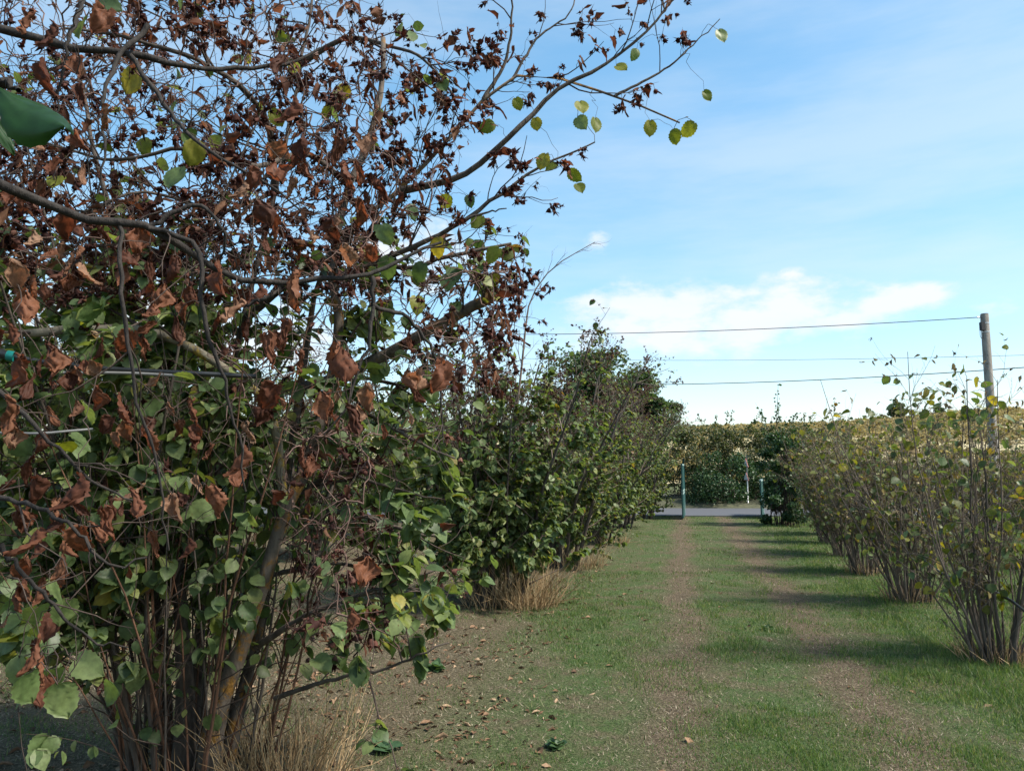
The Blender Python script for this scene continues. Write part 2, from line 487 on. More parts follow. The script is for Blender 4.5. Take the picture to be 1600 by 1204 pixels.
bare = math_node(t, 'MAXIMUM', math_node(t, 'MULTIPLY', trk, .9), math_node(t, 'MULTIPLY', lft.outputs[0], .8))
npatch = noise_node(t, pos, 2.1, 6, .7)
pr = N(t, 'ShaderNodeMapRange'); L(t, npatch, pr.inputs[0]); pr.inputs[1].default_value = .44; pr.inputs[2].default_value = .62
bare = math_node(t, 'MAXIMUM', bare, math_node(t, 'MULTIPLY', pr.outputs[0], .75))
fine = noise_node(t, pos, 55, 5, .75)
fine2 = noise_node(t, pos, 140, 4, .7)
soil = ramp(t, fine, [(.3, (.032, .023, .016)), (.45, (.080, .058, .040)), (.58, (.15, .112, .078)), (.7, (.28, .225, .165))])
grs = ramp(t, fine, [(.3, (.018, .030, .010)), (.5, (.055, .088, .030)), (.68, (.13, .155, .07))])
mx = N(t, 'ShaderNodeMix', data_type='RGBA'); L(t, bare, mx.inputs[0]); L(t, grs, mx.inputs[6]); L(t, soil, mx.inputs[7])
p = N(t, 'ShaderNodeBsdfPrincipled'); p.inputs['Roughness'].default_value = .95; p.inputs['Specular IOR Level'].default_value = .1
L(t, mx.outputs[2], p.inputs['Base Color'])
b = N(t, 'ShaderNodeBump'); b.inputs['Strength'].default_value = .8; b.inputs['Distance'].default_value = .02
L(t, math_node(t, 'ADD', fine, fine2), b.inputs['Height']); L(t, b.outputs[0], p.inputs['Normal']); L(t, p.outputs[0], out.inputs[0])
tag(obj('ground', mk_mesh('ground', V, F, m, True)), 'orchard floor of mown grass with two bare wheel tracks', kind='structure')

# road across the end of the lane
m_road = plain('asphalt', (.075, .08, .092), .85, .25, 30, bump=.2)
def road_y(x, far): return (31.6 if far else 26.6) - .045 * (x - 7)
mb = MB()
xs = np.linspace(-90, 120, 43)
V = [(x, road_y(x, 0), .03) for x in xs] + [(x, road_y(x, 1), .034) for x in xs]
V += [(x, road_y(x, 0), -.05) for x in xs] + [(x, road_y(x, 1), -.05) for x in xs]
n_ = len(xs)
F = [(i, i + 1, n_ + i + 1, n_ + i) for i in range(n_ - 1)] + [(2 * n_ + i, 2 * n_ + i + 1, i + 1, i) for i in range(n_ - 1)] + [(n_ + i, n_ + i + 1, 3 * n_ + i + 1, 3 * n_ + i) for i in range(n_ - 1)]
mb.add(V, F)
tag(obj('road', mb.mesh('road', m_road)), 'grey asphalt road crossing beyond the open gate', kind='structure')
# low grassy bank on the far side of the road
mb = MB()
V = []
rg = np.random.default_rng(5)
for i, x in enumerate(np.linspace(-60, 90, 301)):
    for k, (dy, z) in enumerate(((.25, .0), (.5, .14), (1.2, .28), (3.5, .45), (9, .3), (14, -.02))):
        V.append((x, road_y(x, 1) + dy + rg.normal(0, .05), z + rg.normal(0, .03) * (k > 0)))
F = [(i * 6 + k, (i + 1) * 6 + k, (i + 1) * 6 + k + 1, i * 6 + k + 1) for i in range(300) for k in range(5)]
mb.add(V, F)
m_verge = plain('verge_grass', (.085, .085, .045), .95, .5, 9, bump=.8, col2=(.03, .035, .018))
tag(obj('roadside_bank', mb.mesh('roadside_bank', m_verge, True)), 'low grassy bank on the far side of the road', kind='structure')

# hill
hx = np.linspace(-420, 620, 160); hy = np.linspace(70, 620, 90)
X, Y = np.meshgrid(hx, hy)
rise = np.clip((Y - 75) / 150, 0, 1); rise = rise * rise * (3 - 2 * rise)
crest = np.interp(X, [0, 54, 72, 90, 107, 125, 220], [12.0, 12.6, 13.3, 13.9, 15.2, 17.2, 21.0])
Z = rise * crest + (fbm(X / 30, Y / 30, 4) - .5) * 1.4 * rise - .3 + np.clip((Y - 230) / 400, 0, 1) * -4
V = np.stack([X, Y, Z], -1).reshape(-1, 3); nx = len(hx)
def hill_z(x, y):
    i = np.clip(np.searchsorted(hy, y), 0, len(hy) - 1); j = np.clip(np.searchsorted(hx, x), 0, len(hx) - 1)
    return Z[i, j]
ii, jj = np.meshgrid(np.arange(nx - 1), np.arange(len(hy) - 1)); a = (jj * nx + ii).ravel()
m, t, out = mat_new('dry_hillside')
geo = N(t, 'ShaderNodeNewGeometry')
n1 = noise_node(t, geo.outputs['Position'], .35, 6, .7)
c = ramp(t, n1, [(.3, (.20, .175, .09)), (.5, (.36, .31, .17)), (.7, (.46, .40, .24))])
p = N(t, 'ShaderNodeBsdfPrincipled'); p.inputs['Roughness'].default_value = .95; L(t, c, p.inputs['Base Color'])
L(t, p.outputs[0], out.inputs[0])
tag(obj('hill', mk_mesh('hill', V, np.stack([a, a + 1, a + nx + 1, a + nx], 1), m, True)), 'dry golden hillside rising behind the hedges', kind='structure')

# ------------------------------------------------------------------ shrub machinery
RG = np.random.default_rng
_t = RG(11)
LEAF_NEAR = [leaf_tpl(_t, 14, 9, f, d, 0, c, .026, .015) for f, d, c in ((.25, .2, .01), (.1, .35, .015), (.4, .15, .01), (.15, .1, .02), (.3, .45, .012), (.05, .25, .03))]
LEAF_BROWN = []
for d, r, c in ((.3, 1.9, .05), (.1, 1.3, .07), (.5, 1.0, .08), (.2, 2.4, .05), (.4, 1.6, .09), (-.3, 1.5, .07), (.15, .8, .10), (.25, 1.1, .12), (.6, 1.8, .10)):
    V_, F_ = leaf_tpl(_t, 18, 13, .2, d, r * .85, c * .8, .035, .034)
    ph_ = _t.random((6, 4)) * 6.28; fr_ = _t.normal(0, 13, (6, 3))
    for q_ in range(6):
        V_ = V_ + (.011 * np.sin(V_ @ fr_[q_] + ph_[q_, 3]))[:, None] * norm(np.array([math.sin(ph_[q_, 0]), math.sin(ph_[q_, 1]) * .4, math.cos(ph_[q_, 0])]))
    LEAF_BROWN.append((V_, F_))
LEAF_MID = [leaf_tpl(_t, 5, 3, f, d, 0, .01, 0, 0, .46) for f, d in ((.3, .2), (.1, .35), (.45, .1), (.2, .5))]
LEAF_MID_CURL = [leaf_tpl(_t, 4, 4, .2, d, r, .07, 0, 0) for d, r in ((.3, 1.7), (.1, 1.2), (.5, 2.2))]
LEAF_FAR = [leaf_tpl(_t, 3, 3, f, d, 0, .0, 0, 0, .5) for f, d in ((.35, .2), (.1, .4))]
HUSK = [husk_tpl(_t, int(_t.integers(5, 9)), k_) for k_ in (1, 1, 2, 2, 3, 4)]
HUSK_S = [husk_tpl(_t, 4, k_) for k_ in (1, 1, 2)]
for lst in (LEAF_NEAR, LEAF_BROWN):
    pass
ME_NEAR = {}
def near_mesh(kind, i, mat):
    k = (kind, i, mat.name)
    if k not in ME_NEAR:
        V, F = {'g': LEAF_NEAR, 'b': LEAF_BROWN, 'h': HUSK, 'm': LEAF_MID}[kind][i]
        ME_NEAR[k] = mk_mesh({'g': 'leaf', 'b': 'leaf', 'h': 'husk_cluster', 'm': 'leaf'}[kind], V, F, mat, kind in 'gb')
    return ME_NEAR[k]
def leaf_objects(parent, name, kind, mats, rng, pos, R, s):
    nk = {'g': len(LEAF_NEAR), 'b': len(LEAF_BROWN), 'h': len(HUSK), 'm': len(LEAF_MID)}[kind]
    pi = Matrix.Translation(-Vector(parent.location))
    for i in range(len(pos)):
        mt = mats[i] if isinstance(mats, list) else mats
        o = bpy.data.objects.new(name, near_mesh(kind, int(rng.integers(nk)), mt))
        m4 = Matrix([[*(R[i][r] * s[i]), pos[i][r]] for r in range(3)] + [[0, 0, 0, 1]])
        o.parent = parent; o.matrix_parent_inverse = pi; o.matrix_basis = m4
        COL.objects.link(o)
def twig_points(rng, pts, k, lo=.25, hi=1.0):
    """random points along polylines: position, tangent"""
    M, n, _ = pts.shape
    idx = rng.integers(0, M, k); t = rng.uniform(lo, hi, k) * (n - 1)
    i0 = np.minimum(t.astype(int), n - 2); fr = (t - i0)[:, None]
    return pts[idx, i0] * (1 - fr) + pts[idx, i0 + 1] * fr, norm(pts[idx, i0 + 1] - pts[idx, i0])
def leaf_place(rng, p, tan, centre, droop=.45, tilt=.45, out=.6, rnd_=.55, up=1.0):
    o = p - centre; o[:, 2] *= .3; o = norm(o)
    ax = tan * .4 + o * out + rng.normal(0, rnd_, p.shape); ax[:, 2] -= droop
    return frames(rng, norm(ax), up, tilt)
def pick_largest(pos, s, k, rng, x0=0, x1=1600):
    px, py, f = project(pos)
    sc = s / f * np.where((px > x0) & (px < x1) & (py > -10) & (py < 1210), 1, 0) * rng.uniform(.8, 1.2, len(s))
    o = np.argsort(-sc)[:k]
    m = np.zeros(len(s), bool); m[o] = sc[o] > 0
    return m

def hazel_data(seed, H=4.2, n_stems=14, lean=(.1, .5), base_r=.28, br=5.5, tw=9, R_=1.4):
    """random hazel stool: returns stems, branches, twigs as (pts, rad) at origin"""
    rng = RG(seed)
    M = n_stems
    az = rng.uniform(0, 6.28, M); ln = rng.uniform(*lean, M)
    p0 = np.stack([np.cos(az) * base_r * rng.uniform(.2, 1, M), np.sin(az) * base_r * rng.uniform(.2, 1, M), np.zeros(M) - .03], 1)
    d0 = np.stack([np.cos(az) * np.sin(ln), np.sin(az) * np.sin(ln), np.cos(ln)], 1)
    Ln = H * rng.uniform(.68, 1.0, M)
    st = grow(rng, p0, d0, Ln, 10, .085, .01)
    sr = rng.uniform(.018, .042, M)[:, None] * np.linspace(1, .22, 10)[None]
    b, brd = spawn(rng, st, sr, br, .45, 1.25, (.5, 1.1), 6, .13, .03, .06, 1, .5, .6, .010)
    t_, trd = spawn(rng, b, brd, tw, .12, .42, (.4, 1.1), 4, .2, .0, .15, 1, .3, .6, .007)
    return rng, st, sr, b, brd, t_, trd

# ------------------------------------------------------------------ generic hazel bush meshes (left rows, middle distance)
def hazel_meshes(seed, n_leaf, n_husk, H=4.2, leaf_s=(.06, .10), split=.56, husk_top=True, yellow=.15, husk_n_low=.03, **kw):
    rng, st, sr, b, brd, tw, trd = hazel_data(seed, H, **kw)
    c = np.array((0, 0, H * .5))
    out = {}
    out['stems'] = [mk_mesh('stem', *tubes(st[i:i + 1], sr[i:i + 1], 6), M_bark, True) for i in range(len(st))]
    out['branches'] = mk_mesh('branches', *join([tubes(b, brd, 4), tubes(tw, trd, 3)]), M_twig_grey, True)
    # leaves: dense low and middle, thinning to the top
    p, tan = twig_points(rng, tw, n_leaf * 3)
    keep = rng.random(len(p)) < np.clip(1.12 - (p[:, 2] / H) / split * .62 + (vnoise(p[:, 0] * 2 + 9, p[:, 1] * 2 + p[:, 2] * 1.7) - .5) * .9, .05, 1) * (p[:, 2] > .15)
    p, tan = p[keep][:n_leaf], tan[keep][:n_leaf]
    s = rng.uniform(*leaf_s, len(p)) ; R = leaf_place(rng, p, tan, c)
    ye = rng.random(len(p)) < yellow
    out['leafdat'] = (p, R, s, ye)
    p2, tan2 = twig_points(rng, tw, n_husk * 3)
    k2 = rng.random(len(p2)) < np.clip((p2[:, 2] / H - split * .55) * 2.2, husk_n_low, 1)
    p2, tan2 = p2[k2][:n_husk], tan2[k2][:n_husk]
    s2 = rng.uniform(.025, .055, len(p2))
    ax = tan2 * .5 + rng.normal(0, .6, p2.shape); ax[:, 2] -= .4
    out['husk'] = mk_mesh('husks', *scatter(HUSK_S, rng, p2, frames(rng, ax, 1, 1), s2), M_husk_far)
    out['rng'] = rng
    return out
def leaf_mesh_of(D, tpl, sel=None, extra=0):
    p, R, s, ye = D['leafdat']
    rng = D['rng']
    parts = []; fm = []
    for k in (0, 1):
        m = (ye == bool(k)) if sel is None else (ye == bool(k)) & sel
        if m.sum() == 0: continue
        V, F = scatter(tpl, rng, p[m], R[m], s[m]); parts.append((V, F)); fm.append(np.full(len(F), k))
    V, F = join(parts)
    return mk_mesh('foliage', V, F, [M_green, M_yellow_far], False, np.concatenate(fm))

def place_hazel(name, D, fol, loc, rz, sc, label, group=None, cat='hazel bush', parts=True):
    root = empty(name, loc, label, cat, group)
    root.rotation_euler = (0, 0, rz); root.scale = (sc, sc, sc)
    def ch(n, me, kind=None):
        o = bpy.data.objects.new(n, me); o.parent = root; COL.objects.link(o)
        if kind: o['kind'] = kind
        return o
    for me in D['stems']: ch('stem', me)
    ch('branches', D['branches'], 'stuff'); ch('foliage', fol, 'stuff'); ch('husks', D['husk'], 'stuff')
    return root

HZ = [hazel_meshes(101, 8500, 6000, 4.2, (.045, .085), split=.42, yellow=.25, tw=13, n_stems=16, lean=(.08, .5)),
      hazel_meshes(102, 8500, 7000, 4.2, (.045, .085), split=.36, yellow=.3, tw=13, n_stems=15, lean=(.08, .45)),
      hazel_meshes(103, 10500, 1200, 4.2, (.045, .085), split=.7, yellow=.25, tw=11, n_stems=16, lean=(.06, .4))]
FOL = [leaf_mesh_of(d, LEAF_MID) for d in HZ]

# left row, going away from the camera
place_hazel('hazel_bush', HZ[1], FOL[1], (.85, 12.9, 0), 3.9, .95, 'third hazel bush of the left row, its top brown with dried husks', 'hazel bushes lining the left of the lane')
place_hazel('hazel_bush', HZ[0], FOL[0], (1.95, 17.1, 0), 2.4, .90, 'fourth hazel bush of the left row, tall twiggy grey brown crown', 'hazel bushes lining the left of the lane')
place_hazel('hazel_bush', HZ[1], FOL[1], (3.0, 21.4, 0), 4.1, .95, 'fifth hazel bush of the left row, beside the thin white stake', 'hazel bushes lining the left of the lane')
place_hazel('hazel_bush', HZ[2], FOL[2], (4.35, 25.2, 0), 1.2, .82, 'last and lowest green bush of the left row, beside the open gate', 'hazel bushes lining the left of the lane')
# rows behind, seen between the near stems
for i, (x, y, rz, sc) in enumerate(((-4.9, 9.6, .3, 1.05), (-3.7, 14.2, 1.9, 1.0), (-2.4, 18.8, 3.3, 1.0), (-1.0, 23.5, 5.0, 1.0),
                                    (-8.6, 12.4, 2.2, 1.1), (-7.3, 17.0, 4.4, 1.05), (-5.9, 21.8, .9, 1.1), (-11.8, 18.5, 3.0, 1.15), (-10.4, 23.5, 1.0, 1.15))):
    place_hazel('hazel_bush', HZ[(2, 0, 1)[i % 3]], FOL[(2, 0, 1)[i % 3]], (x, y, 0), rz, sc, 'leafy hazel bush in the rows seen through the near left branches', 'hazel bushes in the rows behind on the left')

# ------------------------------------------------------------------ second bush of the left row: leaves built one by one
def place_hazel_single(D, loc, label, k_leaf, k_husk=0):
    root = empty('hazel_bush', loc, label, 'hazel bush', 'hazel bushes lining the left of the lane')
    o3 = np.array(loc)
    for me in D['stems']:
        o = bpy.data.objects.new('stem', me); o.parent = root; COL.objects.link(o)
    o = bpy.data.objects.new('branches', D['branches']); o.parent = root; o['kind'] = 'stuff'; COL.objects.link(o)
    p, R, s, ye = D['leafdat']
    px, py, f = project(p + o3)
    m = pick_largest(p + o3, s, k_leaf, D['rng'])
    fo = bpy.data.objects.new('foliage', leaf_mesh_of(D, LEAF_MID, ~m)); fo.parent = root; fo['kind'] = 'stuff'; COL.objects.link(fo)
    mats = [M_yellow if q else M_green_near for q in ye[m]]
    leaf_objects(root, 'leaf', 'g', mats, D['rng'], p[m] + o3, R[m], s[m])
    o = bpy.data.objects.new('husks', D['husk']); o.parent = root; o['kind'] = 'stuff'; COL.objects.link(o)
    return root
D2 = hazel_meshes(120, 14000, 8000, 3.5, split=.45, yellow=.12, tw=12, n_stems=18, lean=(.04, .33), leaf_s=(.05, .095), husk_n_low=.1)
place_hazel_single(D2, (-.15, 9.4, 0), 'second hazel bush of the left row, dense green above a straw coloured base', 300)
rng = RG(31)
root2 = [o for o in bpy.data.objects if o.get('label', '').startswith('second hazel bush of the left')][0]
q = resample(np.vstack([[(-.1, 9.4, 1.2)], Ps([(812, 600, 9.4), (824, 490, 9.4), (835, 455, 9.4), (868, 415, 9.4), (930, 378, 9.4)])]), 16)
r_ = np.linspace(.022, .004, 16)
obj('branch', mk_mesh('branch', *tubes(q[None], r_[None], 7), M_twig_grey, True), root2)
b_, br_ = spawn(rng, q[None], r_[None], 11, .15, .5, (.3, .7), 6, .12, .04, .45, 1, .4, .6, .007)
b2, br2 = spawn(rng, b_, br_, 9, .05, .2, (.3, .8), 4, .2, .03, .2, 1, .3, .8, .008)
o = obj('twigs', mk_mesh('twigs', *join([tubes(b_, br_, 4), tubes(b2, br2, 3)]), M_twig_grey, True), root2); o['kind'] = 'stuff'

# ------------------------------------------------------------------ first bush of the left row (big, half filling the picture)
rng = RG(42)
S1 = (-1.68, 4.15, 0.0)
root1 = empty('hazel_bush', S1, 'large near hazel bush with thick trunks, husks and spreading bare limbs against the sky', 'hazel bush', 'hazel bushes lining the left of the lane')
limbs = [
    ('T', M_bark, .056, .009, [(285, 1215, 4.15), (290, 1100, 4.15), (282, 950, 4.2), (275, 850, 4.2), (262, 700, 4.3), (240, 560, 4.4), (200, 420, 4.5), (150, 250, 4.6), (120, 80, 4.7)]),
    ('T', M_bark_l, .054, .016, [(325, 1212, 4.1), (335, 1130, 4.05), (370, 1030, 4.0), (415, 900, 3.95), (445, 800, 3.95), (478, 740, 4.0), (505, 640, 4.1), (530, 520, 4.15), (520, 420, 4.2), (545, 290, 4.3), (590, 180, 4.4), (600, 60, 4.5)]),
    ('T', M_bark, .042, .007, [(300, 1210, 4.3), (310, 1000, 4.4), (330, 850, 4.5), (345, 700, 4.5), (380, 500, 4.6), (430, 300, 4.6), (470, 100, 4.7), (500, -60, 4.8)]),
    ('T', M_bark_l, .040, .005, [(345, 1212, 4.2), (400, 1000, 4.3), (440, 800, 4.4), (470, 600, 4.4), (500, 430, 4.4), (560, 345, 4.4), (620, 300, 4.4), (680, 240, 4.4), (760, 150, 4.4), (820, 115, 4.4), (900, 132, 4.45), (990, 160, 4.5), (1062, 192, 4.5)]),
    ('T', M_bark, .028, .006, [(270, 1212, 4.25), (255, 1050, 4.4), (235, 880, 4.5), (190, 700, 4.6), (120, 500, 4.7), (40, 300, 4.8), (-20, 120, 4.9)]),
    ('B', M_bark, .024, .004, [(625, 298, 4.4), (720, 275, 4.3), (800, 210, 4.2), (870, 140, 4.2), (930, 110, 4.2), (1000, 60, 4.2), (1050, 0, 4.2), (1080, -30, 4.2)]),
    ('B', M_bark, .014, .004, [(755, 155, 4.4), (788, 100, 4.4), (800, 30, 4.35), (795, -40, 4.3)]),
    ('B', M_bark, .010, .003, [(800, 125, 4.4), (840, 60, 4.4), (890, 20, 4.4), (900, -30, 4.4)]),
    ('B', M_bark, .022, .004, [(520, 440, 4.2), (600, 405, 4.0), (690, 365, 3.9), (780, 305, 3.9), (850, 258, 3.9), (930, 225, 3.9)]),
    ('B', M_bark, .010, .0025, [(960, 150, 4.48), (1040, 108, 4.5), (1090, 62, 4.5), (1125, 30, 4.5)]),
    ('B', M_bark, .012, .003, [(690, 365, 3.9), (735, 340, 3.8), (790, 325, 3.8)]),
    ('B', M_bark_l, .032, .030, [(478, 610, 4.4), (580, 565, 4.3), (660, 522, 4.2), (715, 492, 4.15), (760, 466, 4.1), (806, 453, 4.1)]),
    ('B', M_bark_y, .024, .018, [(445, 800, 3.95), (425, 650, 3.9), (372, 592, 3.8), (320, 555, 3.7), (270, 530, 3.6), (210, 515, 3.5), (100, 515, 3.4), (-40, 530, 3.3)]),
    ('B', M_bark, .030, .008, [(380, 500, 4.6), (480, 420, 4.4), (560, 400, 4.3), (640, 420, 4.2), (700, 400, 4.2), (800, 380, 4.2)]),
    ('B', M_bark, .020, .005, [(470, 600, 4.4), (560, 640, 4.2), (620, 672, 4.0), (670, 700, 3.9), (710, 715, 3.9)]),
    ('B', M_bark, .020, .005, [(400, 1010, 4.1), (480, 960, 3.9), (560, 930, 3.8), (620, 910, 3.7), (680, 890, 3.7)]),
    ('B', M_bark, .014, .004, [(430, 1090, 4.05), (520, 1060, 3.8), (600, 1045, 3.7), (660, 1020, 3.6), (700, 1000, 3.6)]),
    ('B', M_bark, .022, .005, [(440, 800, 4.2), (540, 800, 4.0), (610, 820, 3.9), (660, 835, 3.8), (705, 830, 3.9)]),
    ('B', M_bark, .018, .004, [(275, 850, 4.2), (200, 860, 3.9), (120, 900, 3.7), (50, 960, 3.6), (0, 1030, 3.5)]),
    ('B', M_bark, .018, .004, [(262, 700, 4.3), (180, 700, 4.0), (100, 740, 3.8), (20, 760, 3.7), (-50, 800, 3.6)]),
    ('B', M_bark, .014, .004, [(255, 1050, 4.4), (200, 1000, 4.1), (130, 1010, 3.9), (60, 1060, 3.8)]),
    ('B', M_bark, .026, .006, [(430, 300, 4.6), (420, 200, 4.3), (380, 140, 4.0), (300, 90, 3.8), (200, 60, 3.7), (100, 40, 3.6)]),
    ('B', M_bark, .020, .005, [(545, 290, 4.3), (480, 240, 4.0), (400, 260, 3.8), (300, 230, 3.6), (180, 250, 3.6), (60, 220, 3.6)]),
    ('B', M_bark, .020, .004, [(470, 100, 4.7), (540, 60, 4.6), (600, 70, 4.5), (650, 85, 4.4), (690, 120, 4.4), (715, 165, 4.3)]),
    ('B', M_bark, .020, .004, [(440, 800, 4.2), (520, 740, 4.2), (590, 755, 4.2), (640, 770, 4.2), (690, 780, 4.2)]),
    ('B', M_bark, .020, .004, [(470, 600, 4.4), (560, 590, 4.6), (620, 600, 4.6), (680, 610, 4.6), (730, 600, 4.6)]),
    ('B', M_bark, .016, .004, [(415, 900, 4.2), (520, 880, 4.3), (580, 895, 4.3), (630, 915, 4.3), (680, 930, 4.3)]),
    ('B', M_bark, .016, .004, [(505, 640, 4.1), (570, 655, 4.4), (630, 670, 4.5), (700, 680, 4.6)]),
    ('B', M_bark, .014, .004, [(380, 500, 4.6), (300, 420, 4.2), (200, 380, 3.9), (90, 400, 3.7), (0, 380, 3.6)]),
    ('B', M_bark, .014, .004, [(430, 300, 4.6), (340, 330, 4.1), (230, 300, 3.8), (120, 330, 3.6), (20, 300, 3.5)]),
    ('B', M_bark, .014, .004, [(262, 700, 4.3), (200, 640, 3.9), (120, 620, 3.7), (30, 600, 3.6), (-40, 620, 3.5)]),
]
main_p, main_r = [], []
for (k, mt, r0, r1, pl) in limbs:
    q = resample(Ps(pl), 22)
    q = q + rng.normal(0, .0045, q.shape) * np.linspace(.2, 1, 22)[:, None]
    if k == 'T': q[0, 2] = -.04
    rr = np.linspace(0, 1, 22) ** (.55 if k == 'T' else .8) * (r1 - r0) + r0
    if k == 'T': rr[:3] *= np.array([1.3, 1.15, 1.05])
    rr = rr * (1 + rng.normal(0, .04, 22))
    Vt, Ft = tubes(q[None], rr[None], 10)
    if r1 > .015:       # blunt end
        Vt = np.vstack([Vt, q[-1] + norm(q[-1] - q[-2]) * r1 * .5])
        e = len(Vt) - 1; b0 = e - 10
        Ft = np.vstack([Ft, [(b0 + j, e, e, b0 + (j + 1) % 10) for j in range(10)]])
        Ft = Ft
    me = bpy.data.meshes.new('trunk' if k == 'T' else 'branch')
    me.from_pydata([tuple(v) for v in Vt], [], [tuple(dict.fromkeys(map(int, f))) for f in Ft]); me.materials.append(mt)
    me.polygons.foreach_set('use_smooth', np.ones(len(me.polygons), bool))
    obj('trunk' if k == 'T' else 'branch', me, root1)
    main_p.append(q); main_r.append(rr)
main_p, main_r = np.array(main_p), np.array(main_r)
# thin straight shoots rising from the stool
M = 60
az = rng.uniform(0, 6.28, M); ln = rng.uniform(.05, .42, M)
p0 = np.array(S1) + np.stack([np.cos(az) * rng.uniform(.08, .42, M), np.sin(az) * rng.uniform(.05, .35, M), np.zeros(M) - .03], 1)
d0 = np.stack([np.cos(az) * np.sin(ln), np.sin(az) * np.sin(ln), np.cos(ln)], 1)
sh = grow(rng, p0, d0, rng.uniform(1.1, 2.9, M), 10, .05, .0)
shr = rng.uniform(.004, .011, M)[:, None] * np.linspace(1, .3, 10)[None]
for i in range(M):
    obj('shoot', mk_mesh('shoot', *tubes(sh[i:i + 1], shr[i:i + 1], 5), M_twig_red if i % 3 else M_bark, True), root1)
# extra inner stems that fill the crown
M = 14
az = rng.uniform(1.4, 4.9, M); ln = rng.uniform(.05, .42, M)
p0 = np.array(S1) + np.stack([np.cos(az) * .25, np.sin(az) * .25, np.zeros(M)], 1)
d0 = np.stack([np.cos(az) * np.sin(ln), np.sin(az) * np.sin(ln), np.cos(ln)], 1)
ist = grow(rng, p0, d0, rng.uniform(3.0, 4.4, M), 22, .05, .005)
isr = rng.uniform(.008, .014, M)[:, None] * np.linspace(1, .2, 22)[None]
for i in range(M):
    obj('stem', mk_mesh('stem', *tubes(ist[i:i + 1], isr[i:i + 1], 7), M_bark, True), root1)
allp = np.concatenate([main_p, ist]); allr = np.concatenate([main_r, isr])
# fine dead wood growing through the upper left of the crown
def attach(rng, root, nodes, leafpos, mat, r=.0016, name='twigs', sag=.03):
    """thin twigs that join every leaf stalk to the nearest wood already there"""
    nodes = np.asarray(nodes).reshape(-1, 3)
    out = []
    lp = np.asarray(leafpos)
    dist = np.array([np.linalg.norm(nodes - q, axis=1).min() for q in lp])
    done = np.zeros(len(lp), bool)
    for _ in range(len(lp)):
        i = int(np.argmin(np.where(done, 1e9, dist))); done[i] = True
        j = int(np.argmin(np.linalg.norm(nodes - lp[i], axis=1)))
        a, b = nodes[j], lp[i]
        Ld = np.linalg.norm(b - a)
        tt = np.linspace(0, 1, 7)[:, None]
        q = a + (b - a) * tt + rng.normal(0, .035, (1, 3)) * Ld * 4 * tt * (1 - tt) + np.array([[0, 0, 1]]) * (sag + .12 * Ld) * 4 * tt * (1 - tt)
        q[1:-1] += rng.normal(0, .012 * min(1, Ld * 4), (5, 3))
        out.append((q, np.linspace(r * (1 + 1.2 * min(1, Ld)), r * .7, 7)))
        nodes = np.vstack([nodes, q[1:]])
        dist = np.minimum(dist, np.linalg.norm(lp[:, None] - q[None, 1:], axis=2).min(1))
    return np.array([q for q, _ in out]), np.array([q for _, q in out])
tg = []
for (n_, x0, x1, y0, y1) in ((450, -30, 600, -20, 460), (70, 420, 700, 250, 520), (130, 440, 630, 660, 1010), (90, 640, 820, 420, 600), (60, 300, 560, 420, 700)):
    for _ in range(n_):
        tg.append(P(rng.uniform(x0, x1), rng.uniform(y0, y1), rng.uniform(3.1, 4.9)))
dw, dwr = attach(rng, root1, allp.reshape(-1, 3), np.array(tg), M_twig, .0035, sag=.0)
# upper limbs open against the sky: sparser; the body: dense
sky_i = np.array([3, 5, 6, 7, 8, 9, 10])
body_i = np.array([i for i in range(len(allp)) if i not in sky_i])
bs, bsr = spawn(rng, allp[sky_i], allr[sky_i], 6.5, .18, .6, (.45, 1.0), 7, .16, .02, .3, 1, .3, .6, .008)
bb, bbr = spawn(rng, allp[body_i], allr[body_i], 8.5, .3, .95, (.5, 1.2), 7, .16, .0, .2, 1, .3, .6, .008)
bh, bhr = spawn(rng, sh, shr, 6, .15, .55, (.5, 1.1), 7, .14, .0, .12, 1, .3, .6, .008)
def clear_sky(pts):
    """keep the open sky right of the bush's outline free (the crown simply ends there)"""
    px, py, f = project(pts[:, -1])
    lim = np.where(py < 250, 1120, np.where(py < 420, 960 - (py - 250) * .8, np.where(py < 600, 830 - (py - 420) * .45, 745)))
    return (px < lim)
k = clear_sky(bs); bs, bsr = bs[k], bsr[k]
k = clear_sky(bb); bb, bbr = bb[k], bbr[k]
ts, tsr = spawn(rng, bs, bsr, 10, .06, .26, (.4, 1.1), 5, .25, .0, .2, 1, .3, .7, .006)
tb, tbr = spawn(rng, bb, bbr, 10, .08, .34, (.4, 1.2), 5, .22, -.01, .15, 1, .3, .7, .006)
td, tdr = spawn(rng, dw, dwr, 16, .08, .34, (.4, 1.2), 5, .24, -.01, .1, 1, .2, .8, .006)
o = obj('twigs', mk_mesh('twigs', *join([tubes(bs, bsr, 5), tubes(bb, bbr, 5), tubes(bh, bhr, 4), tubes(ts, tsr, 3), tubes(tb, tbr, 3)]), M_twig, True), root1); o['kind'] = 'stuff'
o = obj('dead_twigs', mk_mesh('dead_twigs', *join([tubes(dw, dwr, 4), tubes(td, tdr, 3)]), M_twig_dead_lit, True), root1); o['kind'] = 'stuff'

